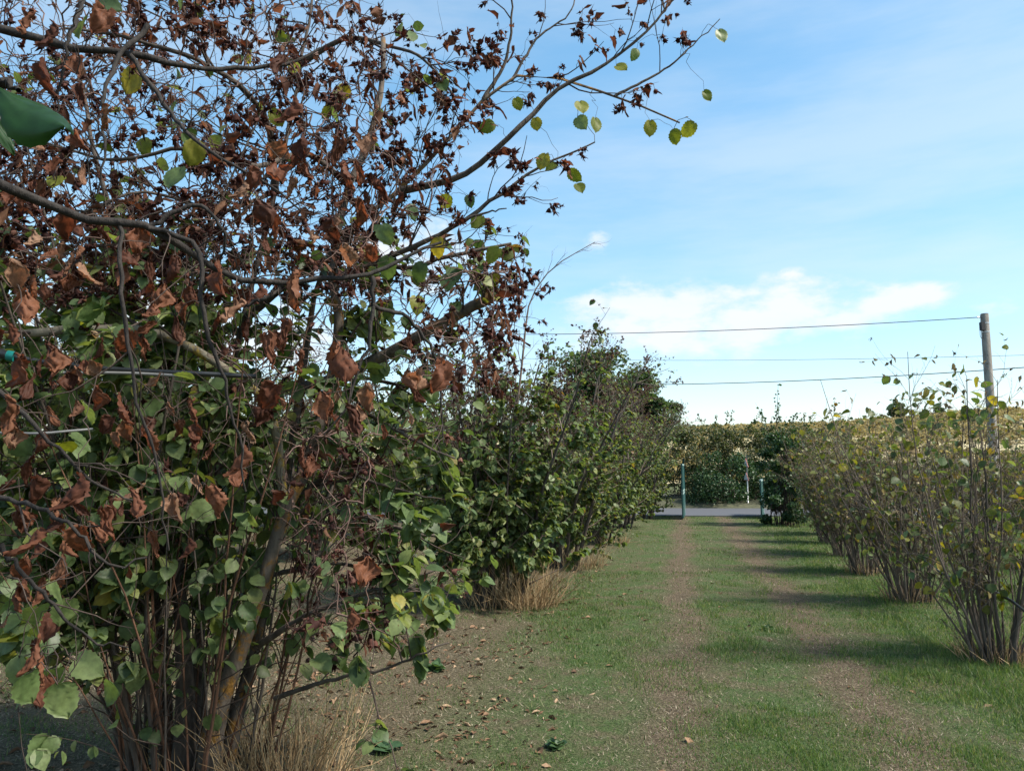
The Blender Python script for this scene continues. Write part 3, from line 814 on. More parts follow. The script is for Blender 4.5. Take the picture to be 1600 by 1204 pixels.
# husk clusters
c1 = np.array((S1[0], S1[1], 2.2))
ph, th = twig_points(rng, ts, 500, .55)
pb, tbn = twig_points(rng, tb, 20000, .4)
pd_, tdn = twig_points(rng, np.concatenate([td]), 5200, .3); pb = np.concatenate([pb, pd_]); tbn = np.concatenate([tbn, tdn])
px, py, f = project(pb)
dens = np.where(py < 470, 1.0, 0.10)
dens = np.where((px > 470) & (px < 620) & (py > 690) & (py < 1010), .9, dens)
dens = np.where((px > 640) & (px < 860) & (py > 400) & (py < 610), .9, dens)
dens *= np.clip(.25 + 1.6 * (fbm(px / 130, py / 130, 3) - .22), .1, 1)
k = rng.random(len(pb)) < dens * .70
p_h = np.concatenate([ph, pb[k]]); t_h = np.concatenate([th, tbn[k]])
s_h = rng.uniform(.034, .082, len(p_h)) * np.where(rng.random(len(p_h)) < .25, .6, 1)
ax = t_h * .5 + rng.normal(0, .55, p_h.shape); ax[:, 2] -= .7
R_h = frames(rng, ax, 1, 1)
m = pick_largest(p_h, s_h, 240, rng)
leaf_objects(root1, 'husk_cluster', 'h', M_husk, rng, p_h[m], R_h[m], s_h[m])
dry = (~m) & (rng.random(len(m)) < .45); hk = (~m) & ~dry
V, F = scatter(HUSK, rng, p_h[hk], R_h[hk], s_h[hk])
o = obj('husks', mk_mesh('husks', V, F, M_husk), root1); o['kind'] = 'stuff'
V, F = scatter(LEAF_MID_CURL, rng, p_h[dry], R_h[dry], s_h[dry] * 1.15)
o = obj('withered_leaves', mk_mesh('withered_leaves', V, F, M_rust), root1); o['kind'] = 'stuff'

# leaves: green mass low and middle
pl_, tl = twig_points(rng, tb, 62000, .2)
pl2, tl2 = twig_points(rng, bh, 3400, .3)
pl_ = np.concatenate([pl_, pl2]); tl = np.concatenate([tl, tl2])
px, py, f = project(pl_)
d = np.clip((py - 300) / 260, .05, 1.0)
d = np.where(py < 470, d * .46, d)
d = np.where((px > 470) & (px < 600) & (py > 690) & (py < 1010), .35, d)
d = np.where((px > 300) & (px < 560) & (py > 1040), .25, d)
d = np.where((px > 540) & (px < 860) & (py > 480) & (py < 960), d * 1.7, d)
d = np.where((py > 580) & (px > 690 + 40 * np.sin(py / 37.)), d * .12, d)
d = np.where((px > 660) & (px < 860) & (py > 400) & (py < 580), d * .45, d)
d = np.where(py > 1060, d * .5, d)
d = d * np.clip(.2 + 1.5 * (fbm(px / 90 + 7, py / 90, 3) - .2), .1, 1)
d = np.where(pl_[:, 2] < .22, 0, d)
k = rng.random(len(pl_)) < d * .50
pl_, tl = pl_[k], tl[k]
sl = np.clip(rng.normal(.062, .018, len(pl_)), .028, .105)
Rl = leaf_place(rng, pl_, tl, c1, .55, .45, .5, .6)
ye = rng.random(len(pl_)) < .10
m = pick_largest(pl_, sl, 255, rng)
leaf_objects(root1, 'leaf', 'g', [M_yellow if q else M_green_near for q in ye[m]], rng, pl_[m], Rl[m], sl[m])
parts, fm = [], []
for q in (0, 1):
    mm = (~m) & (ye == bool(q)); V, F = scatter(LEAF_MID, rng, pl_[mm], Rl[mm], sl[mm]); parts.append((V, F)); fm.append(np.full(len(F), q))
V, F = join(parts)
o = obj('foliage', mk_mesh('foliage', V, F, [M_green, M_yellow_far], False, np.concatenate(fm)), root1); o['kind'] = 'stuff'
print('S1 leaves', len(pl_), 'husks', len(p_h), 'twigs', len(tb), len(ts))

# single yellow-green leaves left hanging high against the sky
ys = [(1123, 57, 25), (963, 112, 24), (995, 85, 20), (1016, 199, 26), (1052, 213, 26), (1085, 203, 28), (1100, 150, 20), (906, 170, 28), (902, 195, 28), (930, 195, 26), (853, 252, 28),
      (871, 266, 22), (890, 276, 24), (902, 296, 22), (806, 162, 22), (772, 203, 26), (703, 317, 28), (733, 313, 20), (754, 349, 26), (597, 365, 34), (780, 400, 30), (768, 440, 28), (685, 384, 32),
      (662, 424, 32), (607, 416, 36), (524, 175, 28), (536, 142, 26), (837, 193, 22), (135, 47, 40), (157, 15, 36), (217, 127, 48), (225, 228, 30), (285, 225, 42), (309, 237, 42), (283, 281, 46),
      (427, 386, 30), (521, 180, 26), (424, 184, 30), (394, 22, 26), (390, 88, 26), (446, 71, 24), (172, 404, 22), (640, 330, 26), (560, 395, 28), (700, 440, 30), (650, 475, 30)]
yp = np.array([P(x, y - s * .4, np.clip(1200 * .09 / s, 3.2, 4.6)) for x, y, s in ys])
q, r_ = attach(rng, root1, np.concatenate([allp.reshape(-1, 3), bs.reshape(-1, 3), ts.reshape(-1, 3)]), yp, M_twig, .0013, sag=.01)
o = obj('leaf_stalks', mk_mesh('leaf_stalks', *tubes(q, r_, 4), M_twig, True), root1); o['kind'] = 'stuff'
ax = rng.normal(0, .45, yp.shape); ax[:, 2] -= .9
zz = np.stack([rng.normal(0, .5, len(yp)), -np.ones(len(yp)), rng.normal(.2, .4, len(yp))], 1)
y_ = norm(ax); x_ = norm(np.cross(y_, zz)); Ry = np.stack([x_, y_, np.cross(x_, y_)], -1)
leaf_objects(root1, 'leaf', 'g', [M_yellow if rng.random() < .6 else M_green_near for _ in ys], rng, yp, Ry, np.array([s * yp[i][1] / 1200 for i, (x, y, s) in enumerate(ys)]))

# ------------------------------------------------------------------ bush beside the camera whose branches hang into the frame
rng = RG(77)
S0 = (-2.9, -.2, 0.0)
root0 = empty('hazel_bush', S0, 'nearest hazel bush at the left edge, dark branches hung with curled brown leaves', 'hazel bush', 'hazel bushes lining the left of the lane')
b0 = [
    (.085, .03, [(-2.9, -.2, -.04), (-2.85, .05, .8), (-2.7, .4, 1.6), (-2.3, .9, 2.3), (-1.75, 1.7, 2.42)], 1),
    (.075, .022, [(-3.0, -.1, -.04), (-3.0, .3, 1.0), (-2.9, .9, 2.0), (-2.6, 1.8, 2.9), (-2.5, 2.7, 3.4)], 1),
    (.07, .03, [(-3.05, -.35, -.04), (-3.2, -.4, 1.2), (-3.3, -.3, 2.6), (-3.2, .2, 3.9)], 1),
    (.06, .02, [(-2.75, -.05, -.04), (-2.6, .5, .5), (-2.45, 1.2, 1.1), (-2.2, 2.0, 1.5)], 1),
]
w2 = P(-40, 275, 1.9); b0[0][2][-1] = tuple(w2 + np.array((-.12, -.1, .02)))
w3 = P(-60, 30, 2.9); b0[1][2][-1] = tuple(w3)
w4 = P(-60, 760, 2.2); b0[3][2][-1] = tuple(w4)
traced = [
    (.0145, .0045, [tuple(b0[0][2][-1]), *[tuple(P(*q)) for q in ((-40, 275, 1.9), (0, 290, 1.9), (70, 317, 2.0), (130, 337, 2.05), (230, 355, 2.1), (310, 403, 2.2), (370, 432, 2.25), (440, 443, 2.3), (520, 433, 2.35), (580, 430, 2.4), (640, 396, 2.45), (692, 378, 2.5))]]),
    (.0075, .0025, [tuple(P(*q)) for q in ((232, 356, 2.1), (290, 374, 2.12), (310, 390, 2.12), (313, 440, 2.12), (325, 520, 2.14), (350, 600, 2.16), (372, 690, 2.2), (385, 770, 2.22))]),
    (.006, .0022, [tuple(P(*q)) for q in ((185, 345, 2.08), (190, 430, 2.05), (197, 510, 2.05), (213, 620, 2.05), (238, 700, 2.08), (256, 790, 2.1), (262, 860, 2.12))]),
    (.007, .0025, [tuple(P(*q)) for q in ((230, 355, 2.1), (300, 320, 2.15), (340, 345, 2.15), (352, 385, 2.2), (342, 412, 2.22), (368, 432, 2.25))]),
    (.007, .002, [tuple(P(*q)) for q in ((580, 430, 2.4), (581, 480, 2.4), (575, 540, 2.4), (555, 590, 2.4), (540, 640, 2.4), (505, 680, 2.4))]),
    (.008, .002, [tuple(P(*q)) for q in ((440, 443, 2.3), (420, 465, 2.3), (385, 475, 2.3), (350, 470, 2.3))]),
    (.007, .002, [tuple(P(*q)) for q in ((581, 480, 2.4), (640, 500, 2.5), (680, 560, 2.55), (690, 640, 2.6), (692, 690, 2.6))]),
    (.018, .005, [tuple(w3), *[tuple(P(*q)) for q in ((0, 45, 2.9), (100, 70, 2.95), (200, 84, 3.0), (300, 104, 3.1), (360, 108, 3.2), (450, 98, 3.3), (500, 76, 3.4))]]),
    (.010, .003, [tuple(P(*q)) for q in ((200, 84, 3.0), (270, 180, 2.9), (320, 230, 2.8), (380, 270, 2.8), (420, 290, 2.8), (470, 330, 2.8))]),
    (.010, .003, [tuple(P(*q)) for q in ((230, 40, 3.0), (180, 100, 2.9), (160, 170, 2.8), (165, 240, 2.7), (150, 300, 2.7))]),
    (.008, .0025, [tuple(P(*q)) for q in ((130, 0, 2.5), (110, 60, 2.4), (95, 130, 2.4), (85, 180, 2.4))]),
    (.008, .0025, [tuple(w4), *[tuple(P(*q)) for q in ((0, 780, 2.2), (60, 790, 2.15), (120, 830, 2.1), (170, 880, 2.1), (230, 870, 2.15))]]),
    (.007, .002, [tuple(P(*q)) for q in ((0, 850, 2.2), (40, 900, 2.2), (100, 960, 2.25), (150, 1000, 2.3), (200, 1010, 2.3))]),
    (.008, .002, [tuple(P(*q)) for q in ((-60, 560, 2.1), (30, 640, 2.1), (90, 700, 2.1), (160, 760, 2.15), (230, 790, 2.2))]),
    (.009, .003, [tuple(P(*q)) for q in ((-60, 120, 1.0), (0, 128, .98), (30, 135, .97))]),
]
mp, mr_ = [], []
for (r0, r1, pl, _) in b0:
    q = resample(pl, 22); q[1:] += rng.normal(0, .006, (21, 3)); rr = np.linspace(r0, r1, 22)
    obj('trunk', mk_mesh('trunk', *tubes(q[None], rr[None], 10), M_bark, True), root0); mp.append(q); mr_.append(rr)
for (r0, r1, pl) in traced:
    q = resample(pl, 22); q = q + rng.normal(0, .0042, q.shape) * min(1, r0 / .008); rr = np.linspace(r0, r1, 22) * (1 + np.abs(rng.normal(0, .13, 22)))
    obj('branch', mk_mesh('branch', *tubes(q[None], rr[None], 8), M_dark, True), root0); mp.append(q); mr_.append(rr)
mp = np.array(mp); mr_ = np.array(mr_)
tp = mp[len(b0):-1]; tr_ = mr_[len(b0):-1]
sb, sbr = spawn(rng, tp, tr_, 6.5, .10, .42, (.5, 1.2), 7, .22, -.03, .05, 1, .3, .6, .006)
sb2, sb2r = spawn(rng, sb, sbr, 7, .05, .2, (.5, 1.2), 5, .25, -.02, .2, 1, .3, .7, .006)
o = obj('twigs', mk_mesh('twigs', *join([tubes(sb, sbr, 5), tubes(sb2, sb2r, 4)]), M_twig, True), root0); o['kind'] = 'stuff'
bl = [(45, 38, 50), (85, 62, 55), (165, 35, 45), (70, 120, 50), (122, 108, 45), (125, 155, 50), (60, 265, 40), (95, 270, 40), (130, 275, 36), (170, 185, 40), (445, 108, 48), (460, 175, 45), (445, 238, 42), (475, 232, 44),
      (435, 285, 55), (530, 240, 55), (580, 235, 45), (555, 270, 40), (590, 300, 42), (560, 330, 45), (400, 335, 48), (428, 355, 46), (626, 163, 46), (535, 405, 46), (100, 350, 50), (215, 375, 45), (235, 415, 45), (270, 420, 40),
      (25, 310, 34), (20, 430, 50), (100, 395, 36), (38, 480, 55), (55, 455, 46), (100, 440, 40), (130, 430, 36), (195, 408, 38), (235, 450, 42), (255, 465, 44), (465, 452, 60), (345, 445, 50), (375, 490, 50), (415, 548, 60), (340, 505, 36),
      (275, 515, 40), (160, 545, 36), (205, 535, 40), (220, 545, 38), (75, 555, 42), (30, 582, 58), (55, 610, 56), (85, 565, 44), (15, 645, 55), (150, 622, 40), (185, 640, 50), (225, 690, 42), (195, 672, 36), (535, 572, 58), (505, 635, 46), (575, 620, 42),
      (545, 655, 50), (430, 620, 44), (655, 602, 48), (690, 588, 46), (640, 530, 38), (380, 718, 46), (325, 782, 50), (475, 710, 46), (50, 735, 50), (55, 765, 46), (125, 768, 55), (90, 795, 36), (205, 790, 58), (165, 815, 50), (225, 778, 46), (270, 790, 40), (60, 850, 50),
      (100, 878, 50), (125, 845, 50), (40, 890, 42), (90, 907, 42), (62, 1020, 58), (66, 1045, 44), (90, 980, 38), (30, 935, 36), (575, 892, 44), (10, 520, 46), (120, 590, 36), (300, 640, 34), (250, 600, 34)]
bl += [(x + rng.normal(0, 38), y + rng.normal(12, 34), s * rng.uniform(.55, .85)) for x, y, s in bl if y > 120] + [(x + rng.normal(0, 60), y + rng.normal(0, 50), s * rng.uniform(.5, .75)) for x, y, s in bl if rng.random() < .5 and 200 < y < 900]
bp = np.array([P(x, y - s * .45, np.clip(1200 * .088 / s, 1.5, 2.7)) for x, y, s in bl])
nodes = np.concatenate([tp.reshape(-1, 3), sb.reshape(-1, 3), sb2.reshape(-1, 3)])
q, r_ = attach(rng, root0, nodes, bp, M_twig, .0016)
o = obj('leaf_stalks', mk_mesh('leaf_stalks', *tubes(q, r_, 4), M_twig, True), root0); o['kind'] = 'stuff'
ax = rng.normal(0, .33, bp.shape); ax[:, 2] -= 1
ang = rng.uniform(-1.1, 1.1, len(bp)) + np.where(rng.random(len(bp)) < .5, 0, math.pi)
zz = np.stack([np.sin(ang), -np.cos(ang), np.zeros(len(bp))], 1)
y_ = norm(ax); x_ = norm(np.cross(y_, zz)); Rb = np.stack([x_, y_, np.cross(x_, y_)], -1)
leaf_objects(root0, 'leaf', 'b', M_brown, rng, bp, Rb, np.array([.98 * s * bp[i][1] / 1200 for i, (x, y, s) in enumerate(bl)]))
# a few green leaves of the same bush low at the left edge
gl = [(40, 1070, 55), (90, 1085, 55), (120, 1045, 48), (30, 1040, 44), (75, 1060, 46), (170, 1075, 40), (75, 925, 50), (110, 950, 46), (60, 960, 42), (150, 1040, 42), (130, 640, 42), (90, 620, 40), (300, 800, 40), (110, 690, 40), (20, 700, 40)]
gp = np.array([P(x, y - s * .3, np.clip(1200 * .1 / s, 2.0, 3.0)) for x, y, s in gl])
q, r_ = attach(rng, root0, nodes, gp, M_twig, .0016)
o = obj('leaf_stalks', mk_mesh('leaf_stalks', *tubes(q, r_, 4), M_twig, True), root0); o['kind'] = 'stuff'
leaf_objects(root0, 'leaf', 'g', M_green_near, rng, gp, leaf_place(rng, gp, np.zeros_like(gp), np.array((-2.9, 0, 2)), .6, .4, .5, .4), np.array([s * gp[i][1] / 1200 for i, (x, y, s) in enumerate(gl)]))
# the large rolled leaf close to the lens and the half leaf behind it
def rolled_leaf(name, base, tip, facing, length, r, mat, seed):
    V, F = leaf_tpl(RG(seed), 18, 11, .1, .12, r, .012, .014, .006, .5)
    me = mk_mesh(name, V, F, mat, True)
    y = norm(np.asarray(tip) - np.asarray(base)); x = norm(np.cross(y, facing)); z = np.cross(x, y)
    o = bpy.data.objects.new('leaf', me); o.parent = root0; o.matrix_parent_inverse = Matrix.Translation(-Vector(root0.location))
    o.matrix_basis = Matrix([[*(np.array((x[i], y[i], z[i])) * length), base[i]] for i in range(3)] + [[0, 0, 0, 1]])
    COL.objects.link(o)
    o['label'] = 'large rolled green leaf close up at the top left edge'
rolled_leaf('leaf', P(0, 140, .95), P(130, 232, .93), np.array((.25, .55, -.8)), .125, 1.5, M_roll, 5)
rolled_leaf('leaf', P(-60, 120, .98), P(25, 230, 1.02), np.array((.5, -.6, .5)), .11, .6, M_roll, 6)

# ------------------------------------------------------------------ right row: thin-stemmed, sparsely leaved hazel bushes
def right_bush(seed, H=2.35, n=30, leaf_n=420, with_n=1500, tw=8, spread=.42, tall=1.0):
    rng = RG(seed)
    az = rng.uniform(0, 6.28, n); ln = np.abs(rng.normal(0, spread * .62, n)).clip(.03, .75)
    p0 = np.stack([np.cos(az) * rng.uniform(.05, .24, n), np.sin(az) * rng.uniform(.05, .24, n), np.full(n, -.03)], 1)
    d0 = np.stack([np.cos(az) * np.sin(ln), np.sin(az) * np.sin(ln), np.cos(ln)], 1)
    hh = rng.uniform(.62, 1.0, n); hh[:3] = tall
    st = grow(rng, p0, d0, H * hh, 10, .06, .02)
    sr = rng.uniform(.007, .016, n)[:, None] * np.linspace(1, .22, 10)[None]
    b, br_ = spawn(rng, st, sr, 6.5, .25, .75, (.35, .9), 6, .13, .05, .18, 1, .4, .6, .008)
    t_, tr = spawn(rng, b, br_, tw, .08, .3, (.4, 1.0), 4, .2, .02, .15, 1, .3, .7, .006)
    # suckers at the foot
    k = 34
    az = rng.uniform(0, 6.28, k)
    p1 = np.stack([np.cos(az) * rng.uniform(.02, .26, k), np.sin(az) * rng.uniform(.02, .26, k), np.full(k, -.02)], 1)
    d1 = np.stack([np.cos(az) * .5, np.sin(az) * .5, np.ones(k)], 1) + rng.normal(0, .15, (k, 3))
    su = grow(rng, p1, d1, rng.uniform(.25, .8, k), 6, .1, 0); sur = np.full((k, 6), .004) * np.linspace(1, .4, 6)
    c = np.array((0, 0, H * .5))
    p, tn = twig_points(rng, np.concatenate([t_]), leaf_n); 
    keep = (p[:, 2] > .35); p, tn = p[keep], tn[keep]
    lv = (p, leaf_place(rng, p, tn, c, .7, .5, .4, .5), rng.uniform(.04, .09, len(p)))
    p2, tn2 = twig_points(rng, t_, with_n); ax = tn2 * .4 + rng.normal(0, .6, p2.shape); ax[:, 2] -= .6
    wv_ = (p2, frames(rng, ax, 1, 1), rng.uniform(.025, .055, len(p2)))
    return dict(rng=rng, stems=(st, sr), br=(b, br_), tw=(t_, tr), su=(su, sur), leaf=lv, with_=wv_)
def right_place(D, loc, rz, sc, label, group, single=0, cache={}):
    key = (id(D), single)
    root = empty('hazel_bush', loc, label, 'hazel bush', group)
    root.rotation_euler = (0, 0, rz); root.scale = (sc,) * 3
    if key not in cache:
        st, sr = D['stems']
        c = {'stems': [mk_mesh('stem', *tubes(st[i:i + 1], sr[i:i + 1], 6), M_twig_grey if i % 3 else M_bark, True) for i in range(len(st))]}
        c['tw'] = mk_mesh('twigs', *join([tubes(*D['br'], 4), tubes(*D['tw'], 3), tubes(*D['su'], 4)]), M_twig_grey, True)
        c['wi'] = mk_mesh('withered_leaves', *scatter(LEAF_MID_CURL, D['rng'], *D['with_']), M_wither)
        lf = D['leaf'] if not single else tuple(q[single:] for q in D['leaf'])
        c['fo'] = mk_mesh('foliage', *scatter(LEAF_MID, D['rng'], *lf), M_yellow_far)
        cache[key] = c
    c = cache[key]
    def ch(n_, me, kind=None):
        o = bpy.data.objects.new(n_, me); o.parent = root; COL.objects.link(o)
        if kind: o['kind'] = kind
    for me in c['stems']: ch('stem', me)
    ch('twigs', c['tw'], 'stuff'); ch('withered_leaves', c['wi'], 'stuff')
    ch('foliage', c['fo'], 'stuff')
    if single:
        p, R, s = (q[:single] for q in D['leaf'])
        for i in range(len(p)):
            o = bpy.data.objects.new('leaf', near_mesh('g', int(D['rng'].integers(len(LEAF_NEAR))), M_yellow if D['rng'].random() < .45 else M_green_near))
            o.parent = root; o.matrix_basis = Matrix([[*(R[i][r] * s[i]), p[i][r]] for r in range(3)] + [[0, 0, 0, 1]])
            COL.objects.link(o)
    return root
RB = [right_bush(201, 2.45, 34, 640, 1100, 11, .42, 1.12), right_bush(202, 2.45, 32, 720, 1500, 12), right_bush(203, 2.45, 34, 1000, 2800, 13), right_bush(204, 2.45, 34, 1050, 2800, 13)]
GR = 'sparse hazel bushes lining the right of the lane'
right_place(RB[0], (4.1, 6.7, 0), 0, 1, 'nearest bush of the right row, thin stems with scattered yellow leaves', GR, 275)
rng = RG(64)
r1_ = [o for o in bpy.data.objects if o.get('label', '').startswith('nearest bush of the right row')][0]
ex = [(1465, 610), (1480, 605), (1470, 630), (1488, 640), (1455, 650), (1500, 655), (1515, 640), (1475, 655), (1530, 650), (1540, 640), (1505, 575), (1528, 590), (1535, 605), (1518, 612), (1545, 620), (1448, 640), (1495, 660), (1460, 668), (1425, 660), (1570, 650)]
ep = np.array([P(x, y, rng.uniform(6.3, 7.0)) for x, y in ex])
st_ = RB[0]['stems'][0] + np.array((4.1, 6.7, 0)); b_n = RB[0]['br'][0] + np.array((4.1, 6.7, 0))
q, r_ = attach(rng, r1_, np.concatenate([st_.reshape(-1, 3), b_n.reshape(-1, 3)]), ep, None, .0026, sag=.0)
obj('leaf_stalks', mk_mesh('leaf_stalks', *tubes(q, r_, 4), M_twig_grey, True), r1_)['kind'] = 'stuff'
leaf_objects(r1_, 'leaf', 'g', [M_green_near if rng.random() < .6 else M_yellow for _ in ex], rng, ep, leaf_place(rng, ep, np.zeros_like(ep), np.array((4.1, 6.7, 1.5)), .6, .5, .4, .5), rng.uniform(.07, .11, len(ep)))
right_place(RB[1], (4.85, 9.6, 0), 1.0, 1, 'second bush of the right row, narrow clump of stems at its foot', GR, 290)
right_place(RB[2], (5.5, 12.2, 0), 2.0, 1, 'third bush of the right row, dark foot behind the narrow clump', GR)
right_place(RB[3], (6.2, 14.6, 0), .5, 1, 'fourth bush of the right row, olive leaves among grey twigs', GR)
right_place(RB[2], (6.95, 17.0, 0), 4.0, 1.02, 'fifth bush of the right row, olive leaves among grey twigs', GR)
right_place(RB[3], (7.75, 19.3, 0), 3.2, 1.03, 'sixth bush of the right row, next to the dark green bush', GR)
for i, (x, y) in enumerate(((9.0, 12.5), (9.6, 15.5), (10.2, 18.5), (10.8, 21.5), (8.3, 9.0), (11.4, 24.5), (13, 17), (13.8, 21), (14.5, 25))):
    right_place(RB[2 + i % 2], (x, y, 0), i * 1.3, 1.02, 'grey twiggy bush in the rows seen through the right row', 'hazel bushes in the rows behind on the right')

# ------------------------------------------------------------------ dense bushes and trees
def cloud_bush(seed, rx, ry, H, n, leaf, mat, z0=.1, clumps=40, sprays=6, tpl=LEAF_FAR, spray_len=(.4, 1.0)):
    """leaf clumps filling an uneven dome; returns wood mesh, foliage mesh"""
    rng = RG(seed)
    a_ = rng.uniform(0, 6.28, clumps); zf = rng.uniform(.06, .90, clumps)
    rr_ = np.sqrt(rng.uniform(.12, 1, clumps)) * (.86 - .5 * np.clip(zf - .45, 0, 1) ** 1.2 - .18 * np.clip(.25 - zf, 0, 1) / .25) * rng.uniform(.85, 1.1, clumps)
    c = np.stack([np.cos(a_) * rr_ * rx, np.sin(a_) * rr_ * ry, zf * H], 1); c[:, 2] = np.clip(c[:, 2], z0 + .15, H)
    cr = rng.uniform(.16, .34, clumps) * min(rx, H)
    k = rng.integers(0, clumps, n)
    g = rng.normal(0, 1, (n, 3)); g = norm(g) * (rng.random((n, 1)) ** .4)
    p = c[k] + g * cr[k][:, None] * np.array((1, 1, .8))
    p = p[p[:, 2] > z0]
    # wood
    m = clumps
    base = rng.normal(0, .22 * rx, (m, 3)); base[:, 2] = -.03
    tt = np.linspace(0, 1, 7)[None, :, None]
    w_ = base[:, None] * (1 - tt) + c[:, None] * tt; w_[:, :, :2] += (c[:, None, :2] - base[:, None, :2]) * (-.35) * (4 * tt * (1 - tt)); w_[:, 1:-1] += rng.normal(0, .03 * rx, (m, 5, 3))
    wr = np.linspace(.012, .004, 7)[None] * rng.uniform(.6, 1.3, (m, 1)) * (1 + H * .1)
    parts = [tubes(w_, wr, 4)]
    if sprays:
        i = np.argsort(-c[:, 2])[:sprays]
        d0 = rng.normal(0, .35, (len(i), 3)); d0[:, 2] = 1
        sp_ = grow(rng, c[i], d0, rng.uniform(*spray_len, len(i)) + cr[i], 7, .1, .03)
        parts.append(tubes(sp_, np.full((len(i), 7), .006) * np.linspace(1, .3, 7), 3))
        pp, _ = twig_points(rng, sp_, 26 * len(i), .2)
        p = np.concatenate([p, pp + rng.normal(0, .03, pp.shape)])
    ax = rng.normal(0, .7, p.shape) + norm(p - np.array((0, 0, H * .4))) * .6; ax[:, 2] -= .25
    s = rng.uniform(.6, 1.2, len(p)) * leaf
    V, F = scatter(tpl, rng, p, frames(rng, ax, 1, .6), s)
    return mk_mesh('branches', *join(parts), M_twig, True), mk_mesh('foliage', V, F, mat)
def bush_place(meshes, loc, rz, sc, name, label, group=None, cat='bush'):
    root = empty(name, loc, label, cat, group); root.rotation_euler = (0, 0, rz); root.scale = sc if isinstance(sc, tuple) else (sc,) * 3
    for n_, me in zip(('branches', 'foliage'), meshes):
        o = bpy.data.objects.new(n_, me); o.parent = root; o['kind'] = 'stuff'; COL.objects.link(o)
    return root
# dark green bush at the end of the right row, with tall sprays
GB = cloud_bush(301, .88, .9, 2.8, 9000, .075, M_evergreen, .05, 46, 6, LEAF_FAR, (.5, 1.5))
bush_place(GB, (7.84, 22.3, 0), 0, 1, 'evergreen_bush', 'dark green dense bush with tall thin sprays, beside the right gate leaf')
rng = RG(88)
rg_ = [o for o in bpy.data.objects if o.name.startswith('evergreen_bush')][0]
tip = [(1216, 600), (1190, 640), (1178, 652), (1246, 645), (1232, 655), (1205, 650)]
q = np.array([resample([(7.95 + rng.normal(0, .1), 22.2, 1.8), P(1212 + (x - 1212) * .3, 690, 22.2), P(x, y, 22.2)], 8) + rng.normal(0, .012, (8, 3)) for x, y in tip])
V, F = tubes(q, np.linspace(.013, .004, 8)[None].repeat(len(q), 0), 5); obj('sprays', mk_mesh('sprays', V, F, M_twig, True), rg_)['kind'] = 'stuff'
pp, tt_ = twig_points(rng, q, 190, .45); V, F = scatter(LEAF_FAR, rng, pp + rng.normal(0, .035, pp.shape), frames(rng, tt_ * .5 + rng.normal(0, .6, pp.shape), 1, .7), rng.uniform(.05, .09, len(pp)))
obj('spray_leaves', mk_mesh('spray_leaves', V, F, M_evergreen), rg_)['kind'] = 'stuff'
# hedge bushes beyond the road
HB = [cloud_bush(311, 2.1, 1.6, 4.0, 9000, .10, M_bush, .0, 60, 5), cloud_bush(312, 1.9, 1.6, 4.2, 9000, .10, M_bush, .0, 60, 4),
      cloud_bush(313, 1.7, 1.3, 2.3, 6000, .085, M_evergreen, .0, 40, 0)]
gb = 'bushes of the hedge beyond the road'
labs = ['roadside hedge bush directly behind the left gate leaf', 'roadside hedge bush in the middle of the gate opening', 'tall roadside hedge bush directly behind the road sign', 'roadside hedge bush behind the right gate leaf']
for i, (x, y, k, rz, sc) in enumerate(((8.0, 34.3, 0, .2, .88), (10.2, 34.8, 1, 1.6, .84), (12.3, 34.3, 0, 3.3, .86), (14.4, 34.8, 1, 4.5, .82))):
    bush_place(HB[k], (x, y, .25), rz, sc, 'roadside_bush', labs[i], gb)
for i, (x, y, k, rz, sc) in enumerate(((5.6, 35.6, 1, 5.5, 1.0),)):
    bush_place(HB[k], (x, y, .25), rz, sc, 'roadside_bush', 'roadside hedge bush glimpsed behind the last bush of the left row', gb)
for i, x_ in enumerate((3.1, .6, -1.9, -4.4, -6.9, -9.5, -12.2, -15, -18)):
    bush_place(HB[i % 2], (x_, 35.6 + .4 * (i % 2), .25), i * 1.7, 1.0, 'roadside_bush', 'hedge bush beyond the road glimpsed through the left rows', 'hedge bushes glimpsed through the left rows')
bush_place(HB[2], (8.9, 32.9, .15), .5, 1.0, 'roadside_bush', 'low dark green bush in front of the roadside hedge', gb)
bush_place(HB[2], (10.9, 33.1, .15), 2.5, .8, 'roadside_bush', 'smallest dark bush beside the road sign', gb)

def tree(seed, H, trunk_h, rx, rz_, n, leaf, mat, clumps=50):
    rng = RG(seed)
    c0 = np.array((0, 0, trunk_h + (H - trunk_h) * .5)); rr = np.array((rx, rx, (H - trunk_h) * .5))
    u = norm(rng.normal(0, 1, (clumps, 3))); c = c0 + u * rr * (rng.uniform(.3, .9, clumps)[:, None])
    cr = rng.uniform(.18, .32, clumps) * rx
    k = rng.integers(0, clumps, n); g = norm(rng.normal(0, 1, (n, 3))) * (rng.random((n, 1)) ** .35)
    p = c[k] + g * cr[k][:, None] * np.array((1, 1, .75))
    ax = rng.normal(0, .7, p.shape) + norm(p - c0) * .5; ax[:, 2] -= .2
    V, F = scatter(LEAF_FAR, rng, p, frames(rng, ax, 1, .6), rng.uniform(.6, 1.2, n) * leaf)
    tt = np.linspace(0, 1, 8)[None, :, None]
    fork = np.array((0, 0, trunk_h))
    w_ = fork + (c[:, None] - fork) * tt + np.array((0, 0, 1)) * (rx * .12) * 4 * tt * (1 - tt); w_[:, 1:-1] += rng.normal(0, .04 * rx, (clumps, 6, 3))
    tk = np.array([(0, 0, -.1), (.03 * H, .01 * H, trunk_h * .5), (0, 0, trunk_h), (-.02 * H, .02 * H, H * .7)])
    tkp = resample(tk, 12)[None]
    return (mk_mesh('trunk', *join([tubes(tkp, np.linspace(.035 * H, .012 * H, 12)[None], 9)]), M_bark, True),
            mk_mesh('limbs', *tubes(w_, np.linspace(.014 * H, .003 * H, 8)[None].repeat(clumps, 0), 5), M_bark, True), mk_mesh('crown', V, F, mat))
